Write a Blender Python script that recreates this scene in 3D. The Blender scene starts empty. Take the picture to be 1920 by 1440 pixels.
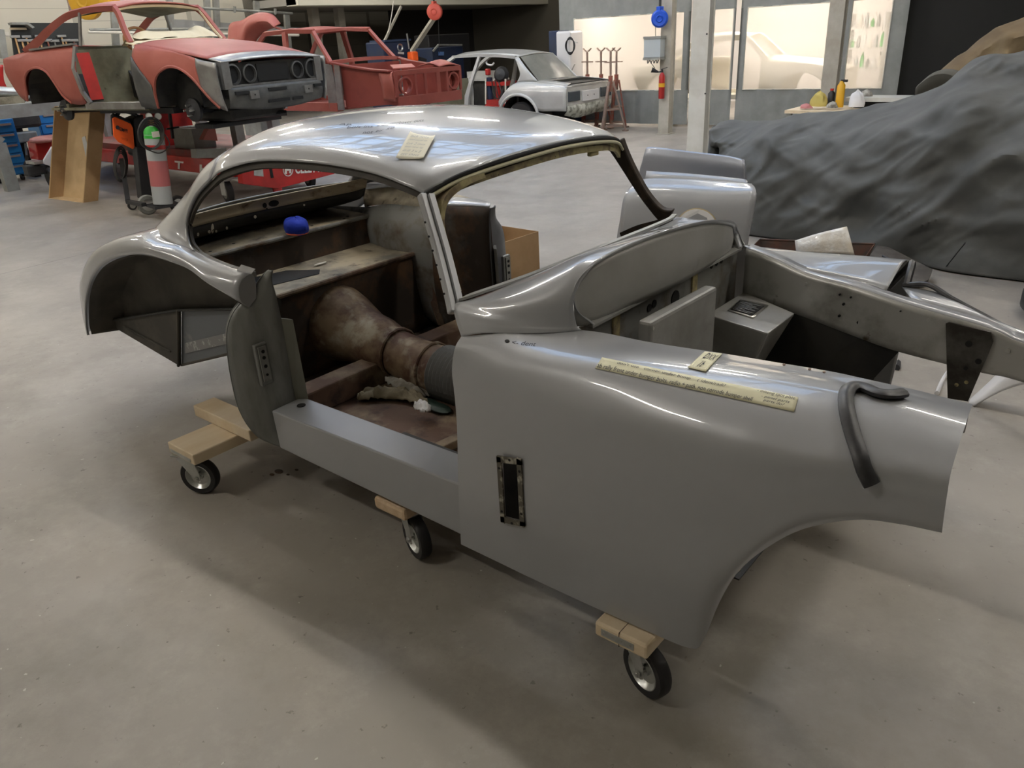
import bpy, bmesh, math, random
from math import sin, cos, pi, radians, sqrt
from mathutils import Vector, Matrix, noise
from mathutils.bvhtree import BVHTree
random.seed(7)
S = bpy.context.scene
COL = S.collection
V = Vector

# ---------------------------------------------------------------- camera, exposure
FPX, CAM = 1444.0, V((1.474, -2.188, 1.704))
_p, _r, _y = radians(24.18), radians(-3.05), radians(130.62)
_f = V((cos(_y)*cos(_p), sin(_y)*cos(_p), -sin(_p)))
_r0 = V((sin(_y), -cos(_y), 0)); _u0 = _r0.cross(_f)
_R = _r0*cos(_r) + _u0*sin(_r); _U = _u0*cos(_r) - _r0*sin(_r)
cd = bpy.data.cameras.new('camera'); cam = bpy.data.objects.new('camera', cd); COL.objects.link(cam)
cd.sensor_width = 36; cd.lens = 36*FPX/1920; cd.clip_start = .05; cd.clip_end = 200
cam.matrix_world = Matrix(((_R.x, _U.x, -_f.x, CAM.x), (_R.y, _U.y, -_f.y, CAM.y), (_R.z, _U.z, -_f.z, CAM.z), (0, 0, 0, 1)))
S.camera = cam
S.view_settings.view_transform = 'Standard'; S.view_settings.look = 'None'
S.view_settings.gamma = 1; S.view_settings.use_curve_mapping = False
S.view_settings.exposure = 1.15
w = bpy.data.worlds.new('world'); S.world = w; w.use_nodes = True
w.node_tree.nodes['Background'].inputs[0].default_value = (.55, .68, .9, 1)
w.node_tree.nodes['Background'].inputs[1].default_value = .5

def ray(px, py):
    return (_f*FPX + _R*(px-960) - _U*(py-720)).normalized()
def at(px, py, x=None, y=None, z=None):
    d = ray(px, py)
    t = (x-CAM.x)/d.x if x is not None else (y-CAM.y)/d.y if y is not None else (z-CAM.z)/d.z
    return CAM + d*t
HA = radians(5)
def hall(x, y, z=0):                                   # hall axes run 5 degrees off the car's
    return V((x*cos(HA)-y*sin(HA), x*sin(HA)+y*cos(HA), z))

# ---------------------------------------------------------------- materials
MATS = {}
def mat(name, col, rough=.5, metal=0, col2=None, scale=8, lo=.4, hi=.6, bump=0, bscale=None, coat=0, col3=None, scale3=3, lo3=.55, hi3=.65,
        emis=None, estr=0, alpha=1, stretch=None, detail=6, spec=.5, trans=0, rough2=None):
    m = bpy.data.materials.new(name); m.use_nodes = True
    nt = m.node_tree; N = nt.nodes; L = nt.links
    b = N['Principled BSDF']
    c4 = lambda c: (c[0], c[1], c[2], 1)
    b.inputs['Base Color'].default_value = c4(col); b.inputs['Roughness'].default_value = rough
    b.inputs['Metallic'].default_value = metal; b.inputs['Specular IOR Level'].default_value = spec
    if coat: b.inputs['Coat Weight'].default_value = coat; b.inputs['Coat Roughness'].default_value = .04
    if trans: b.inputs['Transmission Weight'].default_value = trans
    if alpha < 1: b.inputs['Alpha'].default_value = alpha
    if emis: b.inputs['Emission Color'].default_value = c4(emis); b.inputs['Emission Strength'].default_value = estr
    tc = N.new('ShaderNodeTexCoord'); src = tc.outputs['Object']
    if stretch:
        mp = N.new('ShaderNodeMapping'); mp.inputs['Scale'].default_value = stretch; L.new(src, mp.inputs[0]); src = mp.outputs[0]
    def nz(sc, lo, hi):
        n = N.new('ShaderNodeTexNoise'); n.inputs['Scale'].default_value = sc; n.inputs['Detail'].default_value = detail
        n.inputs['Roughness'].default_value = .62
        L.new(src, n.inputs['Vector'])
        r = N.new('ShaderNodeMapRange'); r.inputs[1].default_value = lo; r.inputs[2].default_value = hi
        L.new(n.outputs[0], r.inputs[0]); return n.outputs[0], r.outputs[0]
    if col2:
        raw, fac = nz(scale, lo, hi)
        mx = N.new('ShaderNodeMix'); mx.data_type = 'RGBA'
        mx.inputs[6].default_value = c4(col); mx.inputs[7].default_value = c4(col2); L.new(fac, mx.inputs[0]); out = mx.outputs[2]
        if rough2 is not None:
            mr = N.new('ShaderNodeMix'); mr.inputs[2].default_value = rough; mr.inputs[3].default_value = rough2
            L.new(fac, mr.inputs[0]); L.new(mr.outputs[0], b.inputs['Roughness'])
        if col3:
            raw3, fac3 = nz(scale3, lo3, hi3)
            m3 = N.new('ShaderNodeMix'); m3.data_type = 'RGBA'; L.new(fac3, m3.inputs[0]); L.new(out, m3.inputs[6]); m3.inputs[7].default_value = c4(col3); out = m3.outputs[2]
        L.new(out, b.inputs['Base Color'])
    if bump:
        n = N.new('ShaderNodeTexNoise'); n.inputs['Scale'].default_value = bscale or scale; n.inputs['Detail'].default_value = 5; L.new(src, n.inputs['Vector'])
        bp = N.new('ShaderNodeBump'); bp.inputs['Strength'].default_value = bump; bp.inputs['Distance'].default_value = .01
        L.new(n.outputs[0], bp.inputs['Height']); L.new(bp.outputs[0], b.inputs['Normal'])
    MATS[name] = m
    return m
silver = mat('silver_paint', (.35, .36, .378), .34, .15, col2=(.33, .339, .354), scale=1.2, coat=.9)
silver_in = mat('silver_worn', (.36, .36, .35), .42, .25, col2=(.24, .235, .215), scale=5, lo=.42, hi=.7, col3=(.12, .09, .06), scale3=3.1, lo3=.62, hi3=.75, bump=.05)
rail_m = mat('rail_silver', (.47, .47, .455), .36, .4, col2=(.25, .245, .22), scale=6, lo=.5, hi=.72, col3=(.12, .09, .06), scale3=9, lo3=.66, hi3=.74)
bulk_m = mat('bulkhead_grey', (.40, .40, .385), .45, .2, col2=(.33, .325, .30), scale=3, lo=.4, hi=.7, col3=(.17, .13, .09), scale3=2.6, lo3=.62, hi3=.80)
grey_shut = mat('grey_shut_face', (.25, .255, .245), .45, .3, col2=(.15, .15, .14), scale=6, lo=.4, hi=.7, stretch=(2, 2, .5))
rust = mat('rusty_floor', (.13, .075, .05), .75, .1, col2=(.28, .215, .14), scale=5, lo=.45, hi=.66, col3=(.05, .03, .025), scale3=7, lo3=.52, hi3=.68, bump=.3)
rust_dark = mat('rusty_dark_panel', (.055, .04, .03), .7, .1, col2=(.16, .085, .04), scale=4, lo=.5, hi=.68, col3=(.16, .155, .14), scale3=2.3, lo3=.58, hi3=.72, bump=.2)
tunnel_m = mat('tunnel_rust', (.22, .15, .085), .65, .1, col2=(.075, .032, .018), scale=5, lo=.44, hi=.6, col3=(.36, .31, .23), scale3=7, lo3=.52, hi3=.66, bump=.35)
whouse = mat('wheelhouse_grey', (.25, .25, .235), .55, .2, col2=(.12, .075, .04), scale=4.3, lo=.5, hi=.66, col3=(.05, .045, .04), scale3=3, lo3=.58, hi3=.7, bump=.12)
cream = mat('cream_sill', (.42, .36, .26), .6, 0, col2=(.16, .09, .05), scale=7, lo=.58, hi=.72, col3=(.05, .04, .03), scale3=14, lo3=.62, hi3=.72)
shelf_m = mat('shelf_tan', (.42, .36, .26), .65, 0, col2=(.15, .14, .12), scale=4, lo=.45, hi=.65, col3=(.05, .035, .03), scale3=12, lo3=.6, hi3=.7)
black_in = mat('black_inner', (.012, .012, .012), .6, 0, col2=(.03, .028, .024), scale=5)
arch_in = mat('arch_brown', (.085, .075, .06), .75, 0, col2=(.05, .045, .038), scale=4, bump=.1)
primer_y = mat('yellow_primer', (.36, .31, .15), .6, 0, col2=(.16, .12, .07), scale=16, lo=.45, hi=.6, col3=(.06, .05, .04), scale3=25, lo3=.6, hi3=.66, bump=.3)
apillar_m = mat('brown_pillar', (.035, .026, .02), .7, 0, col2=(.09, .065, .045), scale=14, lo=.5, hi=.7, bump=.2)
board_m = mat('scuffed_board', (.13, .14, .155), .5, .1, col2=(.20, .2, .2), scale=9, lo=.6, hi=.7)
rubber = mat('black_rubber', (.018, .018, .02), .42, 0, col2=(.035, .035, .038), scale=30, bump=.1)
pine = mat('pine_timber', (.74, .62, .45), .6, 0, col2=(.66, .52, .34), scale=10, lo=.4, hi=.65, stretch=(1, .15, 1))
pine_end = mat('pine_end', (.66, .50, .34), .65, 0, col2=(.56, .40, .25), scale=30, lo=.4, hi=.6)
zinc = mat('zinc_plate', (.62, .63, .62), .32, .85, col2=(.5, .52, .5), scale=14)
tyre_m = mat('caster_tyre', (.018, .017, .018), .55)
bolt_m = mat('bolt_steel', (.55, .55, .53), .3, .9)
tape_m = mat('masking_tape', (.73, .70, .50), .7, 0, col2=(.68, .65, .45), scale=12)
paper_m = mat('paper_note', (.78, .75, .62), .8)
ink = mat('ink', (.02, .02, .03), .6)
hole_m = mat('dark_hole', (.006, .006, .006), .8)
blue_cloth = mat('blue_cloth', (.008, .035, .42), .85, bump=.2, bscale=60)
orange_band = mat('orange_band', (.8, .16, .08), .7)
rag_m = mat('grey_rag', (.42, .40, .35), .85, col2=(.2, .18, .15), scale=12, bump=.4)
green_m = mat('green_strip', (.01, .035, .025), .6, col2=(.03, .05, .04), scale=12)
cloth_old = mat('old_canvas', (.30, .26, .18), .85, col2=(.16, .13, .08), scale=11, bump=.4)
primer = mat('red_primer', (.31, .075, .052), .55, 0, col2=(.36, .10, .075), scale=2.2)
primer2 = mat('red_primer_deep', (.20, .035, .024), .55, 0, col2=(.25, .05, .035), scale=2.5, coat=.1)
bare = mat('bare_metal', (.36, .36, .35), .38, .7, col2=(.26, .25, .24), scale=5)
darkgrey_m = mat('dark_primer', (.06, .06, .06), .5, .2, col2=(.09, .09, .085), scale=6)
greenish = mat('cream_interior', (.30, .29, .2), .65, 0, col2=(.16, .14, .09), scale=3, lo=.45, hi=.7, col3=(.08, .06, .04), scale3=5, lo3=.62, hi3=.72)
ivory = mat('ivory_cover', (.72, .62, .42), .8, bump=.2, bscale=5)
bmw_m = mat('pale_silver', (.52, .52, .50), .36, .25, col2=(.46, .46, .44), scale=3, coat=.5)
bmw_dirty = mat('stripped_white', (.55, .56, .50), .6, .1, col2=(.22, .22, .18), scale=10, lo=.45, hi=.6)
glass_d = mat('dusty_glass', (.18, .18, .16), .3, 0, col2=(.24, .24, .21), scale=3, spec=.6, alpha=.85)
lamp_d = mat('smoke_lens', (.05, .06, .07), .25)
red_paint = mat('red_enamel', (.50, .018, .016), .38, 0, col2=(.36, .015, .012), scale=4, coat=.3)
red_rust = mat('red_stand', (.30, .07, .05), .6, .2, col2=(.22, .14, .1), scale=12)
brown_st = mat('stand_steel', (.22, .17, .14), .6, .3, col2=(.3, .2, .16), scale=9)
white_let = mat('white_letter', (.8, .78, .74), .6)
grey_st = mat('grey_steel', (.30, .31, .29), .5, .2, col2=(.24, .24, .22), scale=5)
lgrey = mat('light_grey_enamel', (.55, .55, .52), .45, 0, col2=(.47, .47, .43), scale=3)
post_m = mat('post_paint', (.46, .44, .38), .55, 0, col2=(.36, .33, .27), scale=2.5)
post_w = mat('post_white', (.62, .61, .56), .5, 0, col2=(.52, .50, .44), scale=2)
blue_cab = mat('blue_cabinet', (.008, .17, .46), .4)
navy = mat('navy_machine', (.012, .025, .07), .45, 0, col2=(.02, .03, .06), scale=4)
steel_dark = mat('dark_steel', (.035, .035, .038), .5, .4)
orange = mat('orange_shell', (.95, .13, .015), .45)
green_lab = mat('green_label', (.03, .42, .04), .35)
cyl_grey = mat('cylinder_grey', (.36, .38, .38), .4)
cyl_red = mat('cylinder_red', (.42, .12, .12), .45)
card = mat('cardboard', (.60, .43, .23), .85, 0, col2=(.54, .38, .20), scale=5)
card_d = mat('cardboard_brown', (.37, .235, .12), .85, 0, col2=(.31, .19, .09), scale=4)
plastic = mat('clear_film', (.7, .72, .72), .2, 0, alpha=.65, spec=.7)
wood_h = mat('hammer_handle', (.55, .33, .15), .6)
yellow = mat('yellow_plastic', (.75, .40, .02), .45)
blue_pl = mat('blue_plastic', (.01, .08, .55), .4)
redreel = mat('faded_red', (.62, .10, .07), .5)
tarp_m = mat('grey_tarp', (.072, .075, .074), .75, 0, col2=(.09, .092, .09), scale=2.2, bump=.5, bscale=6)
tan_m = mat('tan_canvas', (.17, .12, .06), .85, 0, col2=(.12, .08, .04), scale=2, bump=.2, bscale=7)
olive_m = mat('olive_fabric', (.09, .085, .07), .85)
rusty = mat('rusty_tray', (.12, .055, .035), .7, .2, col2=(.07, .05, .04), scale=8, bump=.2)
rusty_pl = mat('worn_steel_plate', (.14, .125, .11), .6, .3, col2=(.07, .06, .05), scale=6)
foil_m = mat('wrapped_ivory', (.66, .60, .50), .25, 0, col2=(.75, .72, .66), scale=14, bump=.6, bscale=22, coat=.5)
whitepaint = mat('white_panel', (.72, .71, .71), .3, 0, coat=.6)
curtain_m = mat('grey_curtain', (.25, .26, .25), .5, 0, col2=(.21, .22, .21), scale=3, bump=.15, bscale=3)
black_wall = mat('black_drape', (.012, .012, .011), .9)
cable_m = mat('dark_cable', (.03, .028, .025), .5)
yellow_cloth = mat('yellow_cloth', (.52, .42, .12), .85, bump=.4, bscale=25)
white_cloth = mat('white_cloth', (.75, .74, .74), .85, bump=.4, bscale=25)
bone = mat('bone_white', (.78, .74, .65), .5)
gauge_m = mat('gauge_face', (.8, .8, .76), .4)
pale_car = mat('pale_primer_car', (.75, .70, .58), .5)
seam_m = mat('seam_sealer', (.45, .38, .18), .7, col2=(.2, .16, .1), scale=20)

# ---------------------------------------------------------------- mesh helpers
OFF = {}
def cr(a, b, c, d, t):
    return .5*((2*b)+(c-a)*t+(2*a-5*b+4*c-d)*t*t+(3*b-a-3*c+d)*t*t*t)
def spl(pts, n):
    pts = [V(p) for p in pts]; out = []
    P = [pts[0]*2-pts[1]] + pts + [pts[-1]*2-pts[-2]]
    for i in range(1, len(P)-2):
        for k in range(n): out.append(cr(P[i-1], P[i], P[i+1], P[i+2], k/n))
    out.append(pts[-1]); return out
class B:
    def __init__(s): s.v = []; s.f = []
    def add(s, vs, fs):
        o = len(s.v); s.v += [V(p) for p in vs]; s.f += [tuple(i+o for i in f) for f in fs]; return s
    def box(s, c, d, R=None):
        c = V(c); h = V(d)/2
        vs = [V((x*h.x, y*h.y, z*h.z)) for x in (-1, 1) for y in (-1, 1) for z in (-1, 1)]
        if R is not None: vs = [R @ p for p in vs]
        return s.add([p+c for p in vs], [(0, 1, 3, 2), (4, 6, 7, 5), (0, 4, 5, 1), (2, 3, 7, 6), (0, 2, 6, 4), (1, 5, 7, 3)])
    def bx(s, x0, x1, y0, y1, z0, z1): return s.box(((x0+x1)/2, (y0+y1)/2, (z0+z1)/2), (abs(x1-x0), abs(y1-y0), abs(z1-z0)))
    def prism(s, poly, ext):
        poly = [V(p) for p in poly]; n = len(poly); e = V(ext)
        return s.add(poly+[p+e for p in poly], [tuple(range(n))[::-1], tuple(range(n, 2*n))]+[(i, (i+1) % n, n+(i+1) % n, n+i) for i in range(n)])
    def tube(s, path, r, n=10, up=None, closed=False, ry=None):
        path = [V(p) for p in path]; m = len(path); vs = []; fs = []
        prev = None
        for i, p in enumerate(path):
            if closed: t = path[(i+1) % m]-path[i-1]
            else: t = (path[min(i+1, m-1)]-path[max(i-1, 0)])
            t.normalize()
            if prev is None:
                a = V((0, 0, 1)) if abs(t.z) < .9 else V((1, 0, 0))
                if up is not None: a = V(up)
                prev = (a-t*a.dot(t)).normalized()
            else: prev = (prev-t*prev.dot(t)).normalized()
            q = t.cross(prev)
            rr = r[i] if isinstance(r, (list, tuple)) else r
            r2 = rr if ry is None else ry
            for k in range(n):
                an = 2*pi*k/n; vs.append(p+prev*(cos(an)*r2)+q*(sin(an)*rr))
        for i in range(m if closed else m-1):
            j = (i+1) % m
            for k in range(n): fs.append((i*n+k, i*n+(k+1) % n, j*n+(k+1) % n, j*n+k))
        if not closed: fs.append(tuple(range(n))[::-1]); fs.append(tuple(range((m-1)*n, m*n)))
        return s.add(vs, fs)
    def bar(s, path, wd, ht, up=(0, 0, 1)):            # rectangular section swept along a path
        path = [V(p) for p in path]; m = len(path); vs = []; fs = []
        for i, p in enumerate(path):
            t = (path[min(i+1, m-1)]-path[max(i-1, 0)]).normalized()
            u = V(up); u = (u-t*u.dot(t)).normalized(); q = t.cross(u)
            W = wd[i] if isinstance(wd, (list, tuple)) else wd
            for a, c in ((-1, -1), (1, -1), (1, 1), (-1, 1)): vs.append(p+q*(a*W/2)+u*(c*ht/2))
        for i in range(m-1):
            for k in range(4): fs.append((i*4+k, i*4+(k+1) % 4, (i+1)*4+(k+1) % 4, (i+1)*4+k))
        fs += [(3, 2, 1, 0), tuple(range((m-1)*4, m*4))]
        return s.add(vs, fs)
    def lathe(s, prof, o, axis=(0, 0, 1), n=28):
        ax = V(axis).normalized(); o = V(o)
        a = V((0, 0, 1)) if abs(ax.z) < .9 else V((1, 0, 0))
        u = (a-ax*a.dot(ax)).normalized(); q = ax.cross(u); m = len(prof); vs = []; fs = []
        for r, t in prof:
            for k in range(n):
                an = 2*pi*k/n; vs.append(o+ax*t+(u*cos(an)+q*sin(an))*max(r, 1e-4))
        for i in range(m-1):
            for k in range(n): fs.append((i*n+k, i*n+(k+1) % n, (i+1)*n+(k+1) % n, (i+1)*n+k))
        return s.add(vs, fs)
    def cyl(s, a, b, r, n=20, r2=None):
        a = V(a); b = V(b); L = (b-a).length
        return s.lathe([(0, 0), (r, 0), (r2 if r2 is not None else r, L), (0, L)], a, b-a, n)
    def net(s, rows, nu=6, nv=6, fn=None):
        R = [spl(r, nv) for r in rows]; w_ = len(R[0])
        cols = [spl([r[j] for r in R], nu) for j in range(w_)]
        h = len(cols[0]); vs = [cols[j][i] for i in range(h) for j in range(w_)]
        if fn: vs = [fn(p) for p in vs]
        return s.add(vs, [(i*w_+j, i*w_+j+1, (i+1)*w_+j+1, (i+1)*w_+j) for i in range(h-1) for j in range(w_-1)])
    def quad(s, a, b, c, d): return s.add([a, b, c, d], [(0, 1, 2, 3)])
    def out(s, name, m, parent=None, smooth=False, bevel=0, sol=0, fix=True, bseg=2, soff=0):
        me = bpy.data.meshes.new(name); o = bpy.data.objects.new(name, me); COL.objects.link(o)
        off = OFF.get(parent.name, V((0, 0, 0))) if parent else V((0, 0, 0))
        loc = V((0, 0, 0))
        if not parent:
            lo = V([min(p[i] for p in s.v) for i in range(3)]); hi = V([max(p[i] for p in s.v) for i in range(3)])
            off = V(((lo.x+hi.x)/2, (lo.y+hi.y)/2, lo.z)); o.location = off
        me.from_pydata([tuple(p-off) for p in s.v], [], s.f); me.update()
        if fix:
            bm = bmesh.new(); bm.from_mesh(me); bmesh.ops.remove_doubles(bm, verts=bm.verts, dist=1e-5)
            bmesh.ops.recalc_face_normals(bm, faces=bm.faces); bm.to_mesh(me); bm.free()
        me.materials.append(m)
        if smooth:
            for p in me.polygons: p.use_smooth = True
            me.set_sharp_from_angle(angle=radians(42))
        if sol:
            q = o.modifiers.new('thick', 'SOLIDIFY'); q.thickness = sol; q.offset = soff
        if bevel:
            q = o.modifiers.new('bev', 'BEVEL'); q.width = bevel; q.segments = bseg; q.limit_method = 'ANGLE'; q.angle_limit = radians(40)
        if parent: o.parent = parent
        OFF[o.name] = off
        return o
def tag(o, label, cat, group=None, kind=None):
    if label: o['label'] = label
    if cat: o['category'] = cat
    if group: o['group'] = group
    if kind: o['kind'] = kind
    return o
def struct(o): o['kind'] = 'structure'; return o
def thing(name, loc, label, cat, group=None, rz=None):
    o = bpy.data.objects.new(name, None); COL.objects.link(o); o.location = loc; o.empty_display_size = .2
    if rz is None: OFF[o.name] = V(loc)
    else: o.rotation_euler = (0, 0, rz); OFF[o.name] = V((0, 0, 0))
    return tag(o, label, cat, group)
def copy_tree(o, parent=None):
    c = o.copy(); COL.objects.link(c); c.parent = parent; OFF[c.name] = OFF.get(o.name)
    for ch in list(o.children): copy_tree(ch, c)
    return c
def mir(rows): return [[V((p[0], -p[1], p[2])) for p in r] for r in rows]
def circ(c, r, n=24, ax='x', rz=None):
    o = []
    for k in range(n):
        a = 2*pi*k/n; p, q = cos(a)*r, sin(a)*(rz or r)
        o.append(V(c)+(V((0, p, q)) if ax == 'x' else V((p, 0, q)) if ax == 'y' else V((p, q, 0))))
    return o
def apply_mods(o):
    dg = bpy.context.evaluated_depsgraph_get(); dg.update()
    me = bpy.data.meshes.new_from_object(o.evaluated_get(dg)); o.modifiers.clear(); o.data = me
def cut(o, cb):
    c = cb.out('cutter', hole_m, None)
    q = o.modifiers.new('cut', 'BOOLEAN'); q.operation = 'DIFFERENCE'; q.solver = 'EXACT'; q.object = c
    bpy.context.view_layer.update(); apply_mods(o); bpy.data.objects.remove(c)
def bvh_of(*objs):
    vs = []; fs = []
    bpy.context.view_layer.update()
    dg = bpy.context.evaluated_depsgraph_get()
    for o in objs:
        e = o.evaluated_get(dg); me = e.to_mesh(); k = len(vs); mw = e.matrix_world
        vs += [mw @ v.co for v in me.vertices]; fs += [tuple(i+k for i in p.vertices) for p in me.polygons]; e.to_mesh_clear()
    return BVHTree.FromPolygons(vs, fs)
def hit(T, px, py, lift=.0015):
    d = ray(px, py); p, n, i, t = T.ray_cast(CAM, d)
    if p is None: return None
    if n.dot(d) > 0: n = -n
    return p+n*lift
def bil(q, u, v):
    a, b, c, d = q
    return ((a[0]*(1-u)+b[0]*u)*(1-v)+(d[0]*(1-u)+c[0]*u)*v, (a[1]*(1-u)+b[1]*u)*(1-v)+(d[1]*(1-u)+c[1]*u)*v)
def sheet(T, q, name, m, parent, lift=.002, nu=24, nv=6, curl=0, sol=.0006):
    b = B(); vs = []
    for j in range(nv+1):
        for i in range(nu+1):
            x, y = bil(q, i/nu, j/nv); p = hit(T, x, y, lift+curl*abs(2*i/nu-1)**4)
            if p is None: p = vs[-1].copy()
            vs.append(p)
    b.add(vs, [(j*(nu+1)+i, j*(nu+1)+i+1, (j+1)*(nu+1)+i+1, (j+1)*(nu+1)+i) for j in range(nv) for i in range(nu)])
    return b.out(name, m, parent, smooth=True, sol=sol)
def textmesh(txt, shear=.3, res=3, bold=0):
    c = bpy.data.curves.new('t', 'FONT'); c.body = txt; c.shear = shear; c.resolution_u = res; c.offset = bold
    o = bpy.data.objects.new('t', c); COL.objects.link(o); bpy.context.view_layer.update()
    dg = bpy.context.evaluated_depsgraph_get(); me = bpy.data.meshes.new_from_object(o.evaluated_get(dg))
    vs = [v.co.copy() for v in me.vertices]; fs = [tuple(p.vertices) for p in me.polygons]
    bpy.data.objects.remove(o); bpy.data.meshes.remove(me); bpy.data.curves.remove(c)
    return vs, fs
def text_on(T, txt, q, name, m, parent, lift=.003, shear=.35, bold=0, wob=0):
    vs, fs = textmesh(txt, shear, bold=bold)
    x0 = min(p.x for p in vs); x1 = max(p.x for p in vs); y0 = min(p.y for p in vs); y1 = max(p.y for p in vs)
    o = []
    for p in vs:
        u = (p.x-x0)/(x1-x0); v = 1-(p.y-y0)/(y1-y0)
        if wob: v += wob*sin(u*9+len(txt))
        x, y = bil(q, u, v); h = hit(T, x, y, lift)
        o.append(h if h is not None else (o[-1].copy() if o else V((0, 0, 0))))
    return B().add(o, fs).out(name, m, parent, fix=False)
def text_flat(txt, o, xd, yd, h, name, m, parent, shear=0, bold=0, sx=1):   # letters on a flat face
    vs, fs = textmesh(txt, shear, bold=bold); o = V(o); xd = V(xd).normalized(); yd = V(yd).normalized()
    y0 = min(p.y for p in vs); y1 = max(p.y for p in vs); k = h/(y1-y0)
    return B().add([o+xd*(p.x*k*sx)+yd*((p.y-y0)*k) for p in vs], fs).out(name, m, parent, fix=False)

# ---------------------------------------------------------------- hall: floor, walls, ceiling, skylights
def floor_mat():
    m = bpy.data.materials.new('polished_concrete'); m.use_nodes = True; nt = m.node_tree; N = nt.nodes; L = nt.links; b = N['Principled BSDF']
    tc = N.new('ShaderNodeTexCoord'); mp = N.new('ShaderNodeMapping'); mp.inputs['Rotation'].default_value = (0, 0, -HA); L.new(tc.outputs['Object'], mp.inputs[0])
    def nz(s, d=8, r=.6):
        n = N.new('ShaderNodeTexNoise'); n.inputs['Scale'].default_value = s; n.inputs['Detail'].default_value = d; n.inputs['Roughness'].default_value = r
        L.new(mp.outputs[0], n.inputs['Vector']); return n.outputs[0]
    def mr(i, a, c, lo=0, hi=1):
        r = N.new('ShaderNodeMapRange'); r.inputs[1].default_value = a; r.inputs[2].default_value = c; r.inputs[3].default_value = lo; r.inputs[4].default_value = hi; L.new(i, r.inputs[0]); return r.outputs[0]
    def mix(f, a, c):
        x = N.new('ShaderNodeMix'); x.data_type = 'RGBA'; L.new(f, x.inputs[0])
        for k, q in ((6, a), (7, c)):
            if isinstance(q, tuple): x.inputs[k].default_value = (*q, 1)
            else: L.new(q, x.inputs[k])
        return x.outputs[2]
    c = mix(mr(nz(.7), .35, .68), (.285, .262, .232), (.345, .318, .283))
    c = mix(mr(nz(3.5, 10, .75), .5, .75, 0, .8), c, (.41, .385, .345))
    c = mix(mr(nz(1.3, 10, .75), .50, .72, 0, .6), c, (.19, .175, .15))
    c = mix(mr(nz(34, 3), .68, .73, 0, .6), c, (.1, .09, .08))
    c = mix(mr(nz(30, 2), .735, .76, 0, .7), c, (.6, .58, .54))
    sp = N.new('ShaderNodeSeparateXYZ'); L.new(mp.outputs[0], sp.inputs[0])
    for ax, o0 in ((0, -4.70), (1, 4.71)):
        a = N.new('ShaderNodeMath'); a.operation = 'SUBTRACT'; L.new(sp.outputs[ax], a.inputs[0]); a.inputs[1].default_value = o0-12-900+6
        d = N.new('ShaderNodeMath'); d.operation = 'MODULO'; L.new(a.outputs[0], d.inputs[0]); d.inputs[1].default_value = 12
        e = N.new('ShaderNodeMath'); e.operation = 'SUBTRACT'; L.new(d.outputs[0], e.inputs[0]); e.inputs[1].default_value = 6
        f = N.new('ShaderNodeMath'); f.operation = 'ABSOLUTE'; L.new(e.outputs[0], f.inputs[0])
        c = mix(mr(f.outputs[0], .004, .012, .75, 0), c, (.11, .1, .085))
    L.new(c, b.inputs['Base Color'])
    L.new(mr(nz(1.9, 8, .7), .35, .7, .3, .55), b.inputs['Roughness'])
    b.inputs['Specular IOR Level'].default_value = .35
    bp = N.new('ShaderNodeBump'); bp.inputs['Strength'].default_value = .08; bp.inputs['Distance'].default_value = .01; L.new(nz(9), bp.inputs['Height']); L.new(bp.outputs[0], b.inputs['Normal'])
    return m
def block_mat(name, c1, c2, mortar, bw=.6, bh=.25, rot=None):
    m = bpy.data.materials.new(name); m.use_nodes = True; nt = m.node_tree; N = nt.nodes; L = nt.links; b = N['Principled BSDF']
    tc = N.new('ShaderNodeTexCoord'); mp = N.new('ShaderNodeMapping'); L.new(tc.outputs['Object'], mp.inputs[0])
    if rot: mp.inputs['Rotation'].default_value = rot
    br = N.new('ShaderNodeTexBrick'); br.inputs['Scale'].default_value = 1; br.inputs['Mortar Size'].default_value = .006
    br.inputs['Brick Width'].default_value = bw; br.inputs['Row Height'].default_value = bh
    for k, c in ((1, c1), (2, c2), (3, mortar)): br.inputs[k].default_value = (*c, 1)
    L.new(mp.outputs[0], br.inputs[0]); L.new(br.outputs[0], b.inputs['Base Color']); b.inputs['Roughness'].default_value = .8
    return m
flr = struct(B().box((-2, 4, -.1), (44, 44, .2)).out('floor', floor_mat()))
ZC = 6.2
def hbox(x0, x1, y0, y1, z0, z1):
    vs = [hall(x, y, z) for x in (x0, x1) for y in (y0, y1) for z in (z0, z1)]
    return B().add(vs, [(0, 1, 3, 2), (4, 6, 7, 5), (0, 4, 5, 1), (2, 3, 7, 6), (0, 2, 6, 4), (1, 5, 7, 3)])
WX = -17.2
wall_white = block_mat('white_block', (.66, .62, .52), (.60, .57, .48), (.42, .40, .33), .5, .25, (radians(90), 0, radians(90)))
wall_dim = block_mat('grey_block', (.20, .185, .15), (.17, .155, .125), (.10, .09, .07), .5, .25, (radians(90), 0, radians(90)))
wall_plain = mat('wall_paint', (.38, .37, .33), .8)
ceil_m = mat('ceiling_sheet', (.60, .56, .48), .7)
struct(hbox(WX-.3, WX, -12, 12.6, 0, ZC+1).out('wall_left', wall_white))
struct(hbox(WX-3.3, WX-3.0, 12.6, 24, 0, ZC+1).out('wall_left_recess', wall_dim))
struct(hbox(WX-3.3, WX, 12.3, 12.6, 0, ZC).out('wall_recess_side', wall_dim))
struct(hbox(12, 12.3, -12, 24, 0, ZC+1).out('wall_right', wall_plain))
struct(hbox(WX, 12, -9.3, -9, 0, ZC+1).out('wall_front', wall_plain))
struct(hbox(WX-3, 12, 23, 23.3, 0, ZC+1).out('wall_back', mat('back_dim', (.10, .09, .07), .85)))
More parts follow.
